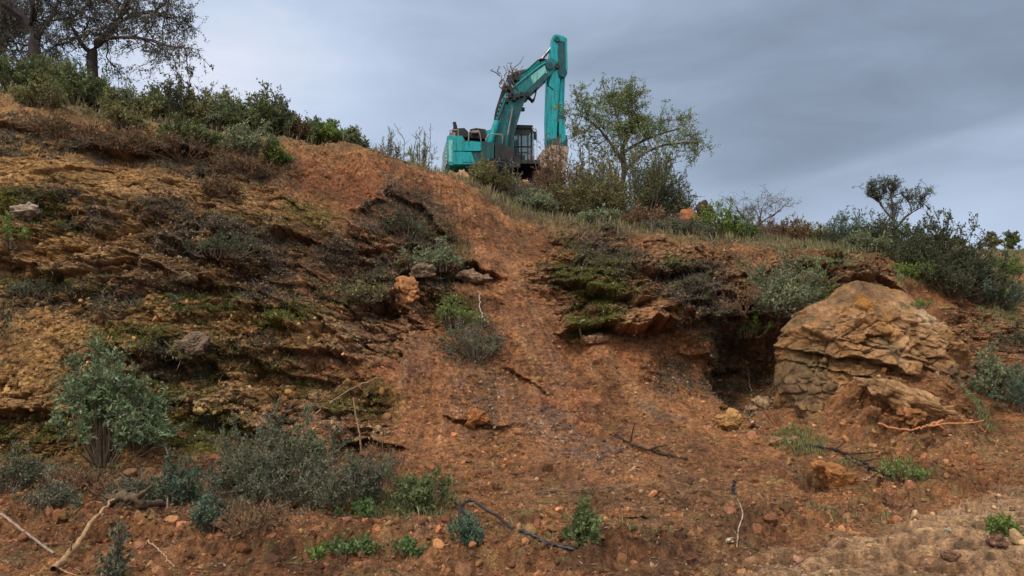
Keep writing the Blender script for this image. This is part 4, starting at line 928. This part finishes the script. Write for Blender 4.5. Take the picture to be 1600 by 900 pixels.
path_obj('broken_root', [gp(1375, 662, .04), gp(1410, 674, .05), gp(1445, 672, .10), gp(1470, 668, .08)], .018, .022, (.40, .17, .08), 'splintered orange root sticking out of the red soil', 'root', 10, side=[(.85, (.5, -.3, -.4), .25), (.7, (.9, -.2, .1), .9)])
path_obj('debris_branch', [gp(1262, 696, .04), gp(1310, 706, .06), gp(1345, 722, .06), gp(1390, 748, .05)], .02, .016, (.03, .022, .018), 'black charred branch lying beside the orange slab', 'branch', 11, side=[(.5, (.8, -.3, .1), .5), (.7, (.5, -.5, .2), .35), (.3, (.7, .2, .4), .3)])
path_obj('debris_branch', [gp(1320, 714, .05), gp(1355, 735, .08), gp(1395, 742, .05)], .012, .02, (.05, .035, .028), 'second blackened branch crossing the charred one', 'branch', 12)
path_obj('stick', [gp(1350, 748, .03), gp(1375, 740, .06)], .012, .010, (.32, .21, .14), 'short pale stick lying by the blackened branches', 'stick', 13)
path_obj('stump', [gp(1148, 768, -.02), gp(1148, 768, .07), gp(1150, 768, .17)], .03, .022, (.05, .04, .04), 'little black stump poking from the soil', 'stump', 14, wob=.004)
path_obj('twig', [gp(1152, 852, .01), gp(1154, 840, .1), gp(1158, 826, .16), gp(1150, 816, .24)], .007, .004, (.36, .28, .2), 'curled whitish twig standing in the foreground soil', 'twig', 15, wob=.002)
path_obj('stick', [gp(840, 770, .03), gp(960, 762, .04), gp(1000, 765, .04)], .008, .006, (.14, .1, .09), 'long thin dark twig lying on the middle foreground', 'stick', 16)
path_obj('dead_shoot', [gp(258, 790, .0), gp(262, 740, .2), gp(255, 700, .2), gp(252, 672, .3)], .009, .005, (.2, .15, .13), 'thin bare shoot rising beside the teal shrub', 'shoot', 17, side=[(.5, (-.5, 0, .6), .35), (.7, (.5, 0, .7), .25)])
path_obj('root', [gp(1160, 560, .02), gp(1165, 580, .05), gp(1172, 610, .0)], .012, .008, (.3, .25, .2), 'pale root hanging inside the dark hollow', 'root', 18)
for i, (x, y, x2, y2) in enumerate([(905, 530, 912, 500), (760, 500, 748, 455)]):
    path_obj('root', [gp(x, y, .03), gp((x + x2) / 2, (y + y2) / 2, .06), gp(x2, y2, .04)], .014, .010, (.33, .27, .22), ['whitish root over the green ledge right of the slide', 'grey root running down beside the overhanging slab'][i], 'root', 19 + i)
for i, (px, d, h, lb) in enumerate([(665, 22, 80, 'tall bare shoot left of the machine, ending in a dark bud'), (625, 21.6, 66, 'bare leaning shoot nearest the crest hump'), (640, 22.4, 70, 'bare forked shoot between the two twiggy shrubs')]):
    g = ground_d(px, d)[0]; hh = h * d / F
    path_obj('bare_shoot', [g, g + np.array([.05, 0, hh * .5]), g + np.array([(.05, -.25, .3)[i], 0, hh])], .013, .007, (.13, .1, .09), lb, 'shoot', 30 + i, side=[(.5, (.6, 0, .6), .3), (.7, (-.6, 0, .5), .35), (.85, (.5, 0, .5), .2)])
m, t, b_ = new_mat('black_rubber'); b_.inputs['Base Color'].default_value = (.018, .018, .022, 1); b_.inputs['Roughness'].default_value = .45; M_RUB = m
hose = [gp(655, 766, .05), gp(690, 775, .06), gp(718, 798, .06), gp(732, 818, .05), gp(736, 835, .05), gp(722, 830, .08), gp(718, 812, .16), gp(735, 803, .18), gp(775, 812, .07), gp(800, 822, .01), gp(830, 835, .03), gp(850, 842, .0), gp(870, 850, .02), gp(897, 857, .01)]
path_obj('hose', hose, .016, .014, (.02, .02, .02), 'black rubber hose looped on the red soil in the foreground', 'hose', 40, K=90, wob=.006, mat=M_RUB, n=10)

# ------------------------------------------------------------------ excavator
def paint(name, c, rough=.42, dirt=.5, metal=0):
    m, t, b = new_mat(name); g = t.nodes.new('ShaderNodeTexCoord').outputs['Object']
    n = noise_n(t, g, 2.2, 8, .65); n2 = noise_n(t, g, 14, 5, .6)
    rgb = t.nodes.new('ShaderNodeRGB'); rgb.outputs[0].default_value = (*c, 1)
    dc = t.nodes.new('ShaderNodeRGB'); dc.outputs[0].default_value = (.20, .15, .11, 1)
    f = t.nodes.new('ShaderNodeMath'); f.operation = 'MULTIPLY'; f.inputs[1].default_value = dirt
    mr = t.nodes.new('ShaderNodeMapRange'); mr.inputs[1].default_value = .5; mr.inputs[2].default_value = .75; t.links.new(n, mr.inputs[0]); t.links.new(mr.outputs[0], f.inputs[0])
    mx = t.nodes.new('ShaderNodeMix'); mx.data_type = 'RGBA'; t.links.new(f.outputs[0], mx.inputs[0]); t.links.new(rgb.outputs[0], mx.inputs[6]); t.links.new(dc.outputs[0], mx.inputs[7])
    mpn = t.nodes.new('ShaderNodeMapping'); mpn.inputs['Scale'].default_value = (1, 1, .12); t.links.new(g, mpn.inputs[0]); n3 = noise_n(t, mpn.outputs[0], 9, 6, .7)
    c_ = mix_mul(t, mx.outputs[2], ramp(t, n2, [(.3, (.7, .7, .7)), (.7, (1.2, 1.2, 1.2))]))
    t.links.new(mix_mul(t, c_, ramp(t, n3, [(.35, (.5, .47, .45)), (.5, (1, 1, 1)), (.7, (1.25, 1.2, 1.2))])), b.inputs['Base Color'])
    b.inputs['Roughness'].default_value = rough; b.inputs['Metallic'].default_value = metal; b.inputs['Specular IOR Level'].default_value = .28
    return m
TEAL = paint('teal_paint', (.001, .255, .28), .42, .10); DTEAL = paint('deep_teal_and_shade', (.001, .055, .06), .45, .15); MTEAL = paint('boom_teal_paint', (.001, .12, .128), .42, .15)  # deep teal also paints shade onto boom and arm
DARK = paint('dark_steel', (.014, .014, .015), .6, .12); STEEL = paint('worn_steel', (.30, .24, .19), .6, .8, .2)
WHT = paint('white_paint', (.62, .66, .66), .45, .15); CHR = paint('ram_steel', (.14, .15, .16), .35, .3, .7); RUST = paint('rusty_paint', (.07, .035, .025), .7, .5)
m, t, b_ = new_mat('tinted_glass'); b_.inputs['Base Color'].default_value = (.45, .52, .52, 1); b_.inputs['Transmission Weight'].default_value = .9; b_.inputs['IOR'].default_value = 1.02; b_.inputs['Roughness'].default_value = .05; b_.inputs['Specular IOR Level'].default_value = .5; GLS = m
PTL = paint('pale_teal_paint', (.16, .42, .40), .45, .2)
EXD = 34.0
SCALE = F / 34.0 / 1.0
eg = P(775, 300, EXD)
EX = empty('excavator', eg, 'teal excavator with raised boom working on top of the bank', 'excavator', rz=R(9))
def E(px, py, Y=0.0):
    """side-view helper: photo pixel on the machine -> local X, Z for a point at lateral offset Y"""
    c, s = math.cos(R(9)), math.sin(R(9)); X = 0.0
    for _ in range(4):
        d = EXD + X * s + Y * c; w = P(px, py, d); X = (w[0] - eg[0] + Y * s) / c
    return (X, w[2] - eg[2])
def obm(name, bm, mat, parent=EX, smooth=False, bev=0.0):
    if bev:
        bmesh.ops.bevel(bm, geom=[e for e in bm.edges if e.calc_face_angle(0) > .5], offset=bev, segments=2, affect='EDGES', profile=.6, clamp_overlap=True)
    bmesh.ops.recalc_face_normals(bm, faces=bm.faces)
    me = bpy.data.meshes.new(name); bm.to_mesh(me); bm.free(); me.materials.append(mat)
    for p in me.polygons: p.use_smooth = smooth
    o = bpy.data.objects.new(name, me); COL.objects.link(o); o.parent = parent; return o
def prism_bm(bm, pts, y0, y1):
    a = [bm.verts.new((x, y0, z)) for x, z in pts]; b = [bm.verts.new((x, y1, z)) for x, z in pts]
    bm.faces.new(a); bm.faces.new(b[::-1])
    for i in range(len(pts)):
        j = (i + 1) % len(pts); bm.faces.new((a[i], b[i], b[j], a[j]))
def prism(name, pts, y0, y1, mat, parent=EX, bev=.03):
    bm = bmesh.new(); prism_bm(bm, pts, y0, y1); return obm(name, bm, mat, parent, bev=bev)
def epoly(pp, Y=0): return [E(x, y, Y) for x, y in pp]
def box(name, x0, x1, y0, y1, z0, z1, mat, parent=EX, bev=.02): return prism(name, [(x0, z0), (x1, z0), (x1, z1), (x0, z1)], y0, y1, mat, parent, bev)
def cyl(bm, a, b, r, n=14, r2=None):
    a, b = Vector(a), Vector(b); d = b - a; M = Matrix.Translation((a + b) / 2) @ d.to_track_quat('Z', 'Y').to_matrix().to_4x4()
    bmesh.ops.create_cone(bm, cap_ends=True, segments=n, radius1=r, radius2=r if r2 is None else r2, depth=d.length, matrix=M)
def cylo(name, a, b, r, mat, parent=EX, n=14): bm = bmesh.new(); cyl(bm, a, b, r, n); return obm(name, bm, mat, parent, smooth=False)
def hoses(name, lines, r, mat, parent=EX):
    Q = np.array([herm(np.array(l, float), np.linspace(0, len(l) - 1, 16)) for l in lines])
    V_, F_ = tube_mesh(Q, np.full(Q.shape[:2], r), 6); return mk(name, V_, F_, mat, parent=parent)
# upper body; near side is y=-1.45
N_ = -1.45
cwp = epoly([(699, 212), (722, 212), (726, 218), (727, 258), (703, 258), (699, 250)], N_)
cw = prism('counterweight', cwp, -1.45, 1.45, TEAL, bev=.07)
rx = cwp[0][0]
for k in range(7):                                                # pale bars on the rear face
    z = cwp[3][1] + .14 + k * .155
    box('rear_marking', rx - .012, rx + .02, -1.05, 1.0, z, z + .06, WHT, cw, bev=0)
prism('rear_grille', epoly([(703, 205), (712, 205), (712, 212.2), (703, 212.2)], N_), -1.3, 1.3, STEEL, bev=.01)
hs = prism('side_housing', epoly([(727.3, 219), (772, 222), (772, 262), (727.3, 262)], N_), -1.42, -.55, DTEAL, bev=.03)
prism('side_door', epoly([(708, 223), (738, 221), (752, 223), (752, 236), (708, 236)], N_), -1.49, -1.44, TEAL, hs, bev=.015)
dr = prism('side_door', epoly([(708, 238), (736, 238), (743, 257), (708, 257)], N_), -1.50, -1.44, TEAL, hs, bev=.015)
prism('inset_panel', epoly([(722, 240), (734, 240), (739, 254), (722, 254)], N_), -1.525, -1.505, TEAL, dr, bev=.008)
prism('decal', epoly([(701, 219), (707, 219), (707, 253), (701, 253)], N_), -1.47, -1.452, PTL, cw, bev=0)
prism('engine_deck', epoly([(727, 221), (800, 224), (800, 260), (727, 258)], 0), -.5, 1.40, DTEAL, bev=.03)
prism('base_frame', epoly([(704, 258.5), (770, 262.3), (835, 262.3), (835, 268), (770, 268), (712, 264)], 0), -1.30, 1.38, DARK, bev=.02)
hd = prism('engine_hood', epoly([(706, 206), (724, 205), (730, 211), (730, 219), (706, 219)], -.4), -.85, .9, DARK, bev=.03)
prism('engine_hood', epoly([(733, 207), (742, 205), (757, 207), (757, 222), (733, 220)], -.4), -.85, .9, DARK, bev=.03)
prism('air_filter', epoly([(737, 205.5), (748, 205.5), (748, 209), (737, 209)], -.95), -1.1, -.9, STEEL, bev=.01)
bm = bmesh.new(); a = E(712, 208, -.3); b2 = E(711, 196, -.3); cyl(bm, (a[0], -.3, a[1]), (b2[0], -.3, b2[1]), .085); a2 = E(714, 192, -.3); cyl(bm, (b2[0], -.3, b2[1]), (a2[0] - .12, -.3, a2[1] + .02), .075)
obm('exhaust_pipe', bm, DARK)
# handrail on the deck
def P3(px, py, Y): q = E(px, py, Y); return (q[0], Y, q[1])
for h_ in ([[P3(703, 222, -1.38), P3(703, 204, -1.38), P3(716, 203, -1.38), P3(716, 215, -1.38)], [P3(732, 221, -1.35), P3(733, 206, -1.35), P3(748, 206, -1.35), P3(752, 222, -1.35)], [P3(785, 223, -1.2), P3(785, 210, -1.2), P3(765, 210, -1.2), P3(757, 222, -1.2)]]): hoses('handrail', [h_], .022, STEEL)
prism('fuel_tank', epoly([(772.5, 226), (800, 232), (801, 262), (772.5, 262)], -1.2), -1.4, -.55, DARK, bev=.04)
prism('step_box', epoly([(801.5, 246), (812, 248), (812, 263), (801.5, 263)], -1.2), -1.35, -.8, DARK, bev=.02)
# cab (far side)
cb0, cb1 = .38, 1.38
cab = prism('cab', epoly([(800, 252), (832, 252), (831.5, 264), (800, 264)], cb0), cb0, cb1, DARK, bev=.03)
prism('cab_roof', epoly([(797, 195), (832, 196), (833, 201), (797, 201)], cb0), cb0 - .04, cb1 + .04, DARK, cab, bev=.03)
for yy in (cb0, cb1 - .08):
    for (x0, x1) in ((800, 803), (814, 816), (829.5, 832)):
        prism('cab_pillar', epoly([(x0, 200), (x1, 200), (x1, 253), (x0, 253)], cb0), yy, yy + .08, DARK, cab, bev=.01)
    for (x0, x1) in ((803, 814), (816, 829.5)):
        for (y0, y1) in ((201, 228), (230, 252)):
            prism('window', epoly([(x0, y0), (x1, y0), (x1, y1), (x0, y1)], cb0), yy + .03, yy + .045, GLS, cab, bev=0)
    prism('cab_rail', epoly([(800, 228), (832, 228), (832, 230), (800, 230)], cb0), yy + .01, yy + .07, DARK, cab, bev=.005)
prism('seat', epoly([(806, 216), (811, 216), (813, 238), (822, 240), (822, 246), (806, 246)], cb0), cb0 + .25, cb1 - .25, DARK, cab, bev=.03)
q0, q1 = E(834, 203, cb0), E(833, 262, cb0)
prism('windscreen', [(q0[0] - .03, q0[1]), (q0[0] + .02, q0[1]), (q1[0] + .06, (q0[1] + q1[1]) / 2), (q1[0] + .02, q1[1]), (q1[0] - .03, q1[1])], cb0 + .06, cb1 - .06, GLS, cab, bev=.006)
hoses('handrail', [[P3(831, 200, .3), P3(838, 203, .3), P3(838.5, 240, .3), P3(834, 263, .3)]], .03, WHT)
bm = bmesh.new(); a = P3(836, 212, .25); bmesh.ops.create_cube(bm, size=1, matrix=Matrix.Translation(a) @ Matrix.Diagonal((.10, .14, .34, 1))); cyl(bm, P3(832, 203, .3), a, .015, 6); obm('mirror', bm, DARK, bev=0)
# boom
lo = [(792, 264), (795, 238), (803, 208), (812, 178), (819, 158), (834, 144), (856, 123), (866, 110)]
hi = [(869, 101), (860, 95), (848, 99), (829, 112), (810, 127), (799, 141), (790, 158), (782, 184), (774, 214), (769, 240), (776, 264)]
boom = prism('boom', epoly(lo + hi, -.1), -.42, .20, MTEAL, bev=.03)
prism('boom_decal', epoly([(829, 119), (851, 102), (855, 116), (834, 134)], -.42), -.432, -.418, PTL, boom, bev=0)
# darker overlay painting in the boom's shaded lower side, slightly proud
def strip(name, ptsa, w, y0, y1, mat, parent):
    pts = [Vector(E(*p, -.1)) for p in ptsa]; off = []
    for i, p in enumerate(pts):
        t = (pts[min(i + 1, len(pts) - 1)] - pts[max(i - 1, 0)]).normalized(); off.append(p + Vector((t.y, -t.x)) * w)
    return prism(name, [tuple(p) for p in pts] + [tuple(p) for p in off[::-1]], y0, y1, mat, parent, bev=0)
strip('boom_shade', [(795, 240), (803, 208), (812, 178), (819, 159)], -.36, -.445, .225, DTEAL, boom)
strip('boom_shade', [(819, 158), (834, 144.5), (856, 123.5)], -.24, -.445, .225, DTEAL, boom)
for yy in (-.62, .42):                                            # boom rams
    a = P3(752, 258, yy) if yy < 0 else P3(760, 262, yy); m_ = P3(776, 206, yy); e_ = P3(792, 168, yy)
    c1 = cylo('boom_ram', P3(788, 262, yy), P3(793, 212, yy), .13, DTEAL); cylo('ram_rod', P3(793, 212, yy), P3(801, 170, yy), .06, CHR, c1)
c1 = cylo('boom_ram', P3(759, 240, -.62), P3(777, 190, -.62), .15, TEAL); cylo('ram_rod', P3(777, 190, -.62), P3(788, 160, -.62), .07, DTEAL, c1)
prism('boom_bracket', epoly([(758, 205), (770, 203), (766, 232), (757, 236)], -.62), -.72, -.5, TEAL, bev=.02)
prism('boom_mount', epoly([(764, 262), (770, 236), (796, 232), (806, 262)], -.1), -.5, .28, RUST, bev=.03)
# arm ram on the upper boom
c1 = cylo('arm_ram', P3(806, 127, -.1), P3(842, 98, -.1), .14, TEAL); cylo('ram_rod', P3(842, 98, -.1), P3(864, 71, -.1), .07, CHR, c1)
for q in ((806, 127), (822, 152), (868, 108), (795, 142)): p_ = P3(*q, -.1); cylo('pin', (p_[0], -.50, p_[2]), (p_[0], .28, p_[2]), .11, DARK, boom, 12)
# arm
arm = prism('arm', epoly([(862, 60), (867, 57), (877, 60), (884, 64), (885, 112), (882, 122), (873, 126), (870, 170), (868, 212), (866, 236), (853, 236), (852, 190), (854, 130), (856, 100)], -.1), -.36, .16, TEAL, bev=.03)
prism('arm_overlay', epoly([(873, 62), (883, 66), (883.8, 111), (880, 120), (873, 123), (871, 80)], -.36), -.375, -.355, DTEAL, arm, bev=0)  # dark overlay paints the arm's right side as shaded
prism('arm_overlay', epoly([(856.5, 134), (862, 134), (860, 208), (855, 208)], -.36), -.375, -.355, WHT, arm, bev=0).data.materials[0] = TEAL
c1 = cylo('bucket_ram', P3(877, 118, -.1), P3(875, 190, -.1), .17, TEAL); cylo('ram_rod', P3(875, 190, -.1), P3(874, 218, -.1), .08, CHR, c1)
for q, w_, r_ in (((877, 118), .36, .2), ((875, 190), .3, .21), ((860, 233), .4, .13), ((856, 108), .4, .16), ((868, 66), .36, .12)): p_ = P3(*q, -.1); cylo('pin', (p_[0], -.1 - w_, p_[2]), (p_[0], -.1 + w_, p_[2]), r_, DTEAL, arm, 12)
prism('bucket_link', epoly([(871, 190), (880, 190), (882, 222), (872, 228)], -.1), -.42, -.30, TEAL, bev=.015)
prism('bucket_link', epoly([(871, 190), (880, 190), (882, 222), (872, 228)], -.1), .10, .22, TEAL, bev=.015)
prism('bucket_link', epoly([(853, 222), (884, 214), (885, 236), (854, 238)], -.1), -.40, .20, DTEAL, bev=.03)
# bucket: open curved shell with cheeks and teeth
bp = [(884, 236), (856, 233), (842, 243), (838, 258), (843, 276), (856, 292), (874, 300)]
inn = [(872, 294), (858, 287), (847, 274), (843, 258), (847, 247), (858, 239), (882, 241)]
bk = prism('bucket', epoly(bp + inn, -.1), -.75, .55, STEEL, bev=.01)
for yy in (-.79, .55): prism('cheek', epoly(bp, -.1), yy, yy + .04, STEEL, bk, bev=.006)
for k in range(5):
    y = -.72 + k * .29; a = E(874, 300, -.1); b2 = E(888, 303, -.1)
    prism('tooth', [(a[0] - .05, a[1] - .04), (b2[0], b2[1]), (a[0] - .05, a[1] + .06)], y, y + .1, DARK, bk, bev=0)
# hoses, pipes, brush snagged on the boom
hs_ = []
for k in range(5):
    y = -.32 + k * .12; r = k * 1.6
    hs_.append([P3(772 - r * .4, 225, y), P3(780 - r, 180, y), P3(787 - r, 155, y), P3(795 - r, 138 - r, y), P3(806 - r, 122 - r, y), P3(826, 108, y)])
for k in range(4):
    y = -.36 + k * .16
    hs_.append([P3(826, 108, y), P3(846, 92 + k, y), P3(858, 96 + k, y), P3(860 + k, 115, y), P3(856, 132, y), P3(864, 140, y)])
    hs_.append([P3(818, 155, y), P3(826, 152 + k, y), P3(832, 156 + k * 1.5, y), P3(836, 150, y), P3(838, 140, y), P3(840, 134, y)])
for h_ in hs_: hoses('hydraulic_hose', [h_], .035, DARK)
for h_ in ([[P3(768, 230, -.45), P3(776, 196, -.45), P3(786, 162, -.45), P3(794, 146, -.45)], [P3(765, 230, -.5), P3(773, 196, -.5), P3(783, 162, -.5), P3(791, 146, -.5)], [P3(801, 138, -.45), P3(820, 122, -.45), P3(840, 106, -.45), P3(852, 98, -.45)], [P3(853.5, 120, -.4), P3(852.5, 150, -.4), P3(852, 190, -.4), P3(854, 225, -.4)]]): hoses('hydraulic_pipe', [h_], .03, TEAL)
for k in range(12):
    p_ = P3(762 + k * 2.1, 232 - k * 6.4, -.5); cylo('pipe_clamp', (p_[0] - .1, -.55, p_[2]), (p_[0] + .1, -.55, p_[2]), .035, DARK, boom, 6)
bm = bmesh.new()
for q in ((796, 150), (803, 154), (792, 157), (808, 150), (815, 148), (800, 145)): bmesh.ops.create_cube(bm, size=1, matrix=Matrix.Translation(P3(*q, -.5)) @ Matrix.Diagonal((.14, .2, .2, 1)))
obm('valve_block', bm, DARK, boom)
p_ = P3(817, 171, -.2); bm = bmesh.new(); bmesh.ops.create_cube(bm, size=1, matrix=Matrix.Translation(p_) @ Matrix.Diagonal((.14, .16, .14, 1))); cyl(bm, P3(812, 168, -.2), p_, .02, 6); obm('work_light', bm, DARK)
rs = np.random.RandomState(5)
sw = []
for k in range(34):
    bx0, by0 = 780 + rs.uniform(0, 36), 150 - rs.uniform(0, 36); q = [P3(bx0, by0, rs.uniform(-.5, .3))]
    for s in range(3): q.append((q[-1][0] + rs.uniform(-.25, .12), q[-1][1] + rs.uniform(-.15, .15), q[-1][2] + rs.uniform(-.05, .28)))
    sw.append(q)
sw.append([P3(798, 118, -.2), P3(803, 106, -.2), P3(812, 99, -.2), P3(818, 88, -.2)])
Q = np.array([herm(np.array(l), np.linspace(0, 3, 8)) for l in sw]); V_, F_ = tube_mesh(Q, np.linspace(.028, .012, 8)[None] * np.ones((len(Q), 1)), 5)
M9 = np.array(Matrix.Rotation(R(9), 3, 'Z')); V_ = V_ @ M9.T + eg
o = mk('snagged_brush', V_, F_, M_BARK, np.tile(C(.12, .09, .075), (len(V_), 1)), loc=V_.mean(0)); tag(o, 'tangle of dead twigs caught on the bend of the boom', 'brush')
# undercarriage
gz = -.0
UC = []
cylo('slew_ring', (0, 0, .86), (0, 0, 1.02), .75, DARK, n=28)
box('car_body', -.7, .7, -.75, .75, .45, .84, DARK, bev=.05)
hd_ = R(-62)
for sgn in (-1, 1):
    K = 40; bm = bmesh.new(); Lh, rr = 1.75, .42
    pts = []
    for k in range(24): a = math.pi / 2 + math.pi * k / 23; pts.append((-Lh + rr * math.cos(a), rr + rr * math.sin(a)))
    for k in range(24): a = -math.pi / 2 + math.pi * k / 23; pts.append((Lh + rr * math.cos(a), rr + rr * math.sin(a)))
    prism_bm(bm, pts, sgn * 1.15 - .28, sgn * 1.15 + .28)
    tr = obm('track', bm, DARK); tr.rotation_euler = (0, 0, hd_)
    bm = bmesh.new()
    for k in range(22):
        x = -Lh + (k + .5) * 2 * Lh / 22
        for z in (-.01, 2 * rr + .01): bmesh.ops.create_cube(bm, size=1, matrix=Matrix.Translation((x, sgn * 1.15, z)) @ Matrix.Diagonal((.05, .58, .04, 1)))
    for k in range(7):
        a = -math.pi / 2 + math.pi * (k + .5) / 7
        for s2 in (-1, 1): bmesh.ops.create_cube(bm, size=1, matrix=Matrix.Translation((s2 * (Lh + math.cos(a) * rr), sgn * 1.15, rr + math.sin(a) * rr)) @ Matrix.Rotation(-a * s2, 4, 'Y') @ Matrix.Diagonal((.05, .58, .05, 1)))
    obm('track_shoes', bm, DARK, tr)
    for x in (-Lh, -1.1, -.55, 0, .55, 1.1, Lh): cylo('roller', (x, sgn * 1.15 - .31, rr if abs(x) == Lh else .2), (x, sgn * 1.15 + .31, rr if abs(x) == Lh else .2), .3 if abs(x) == Lh else .13, RUST, tr, 16)
g = ground_xy(eg[0], eg[1]); print('excavator ground', eg, g)
print('done', round(time.time() - T0, 1))
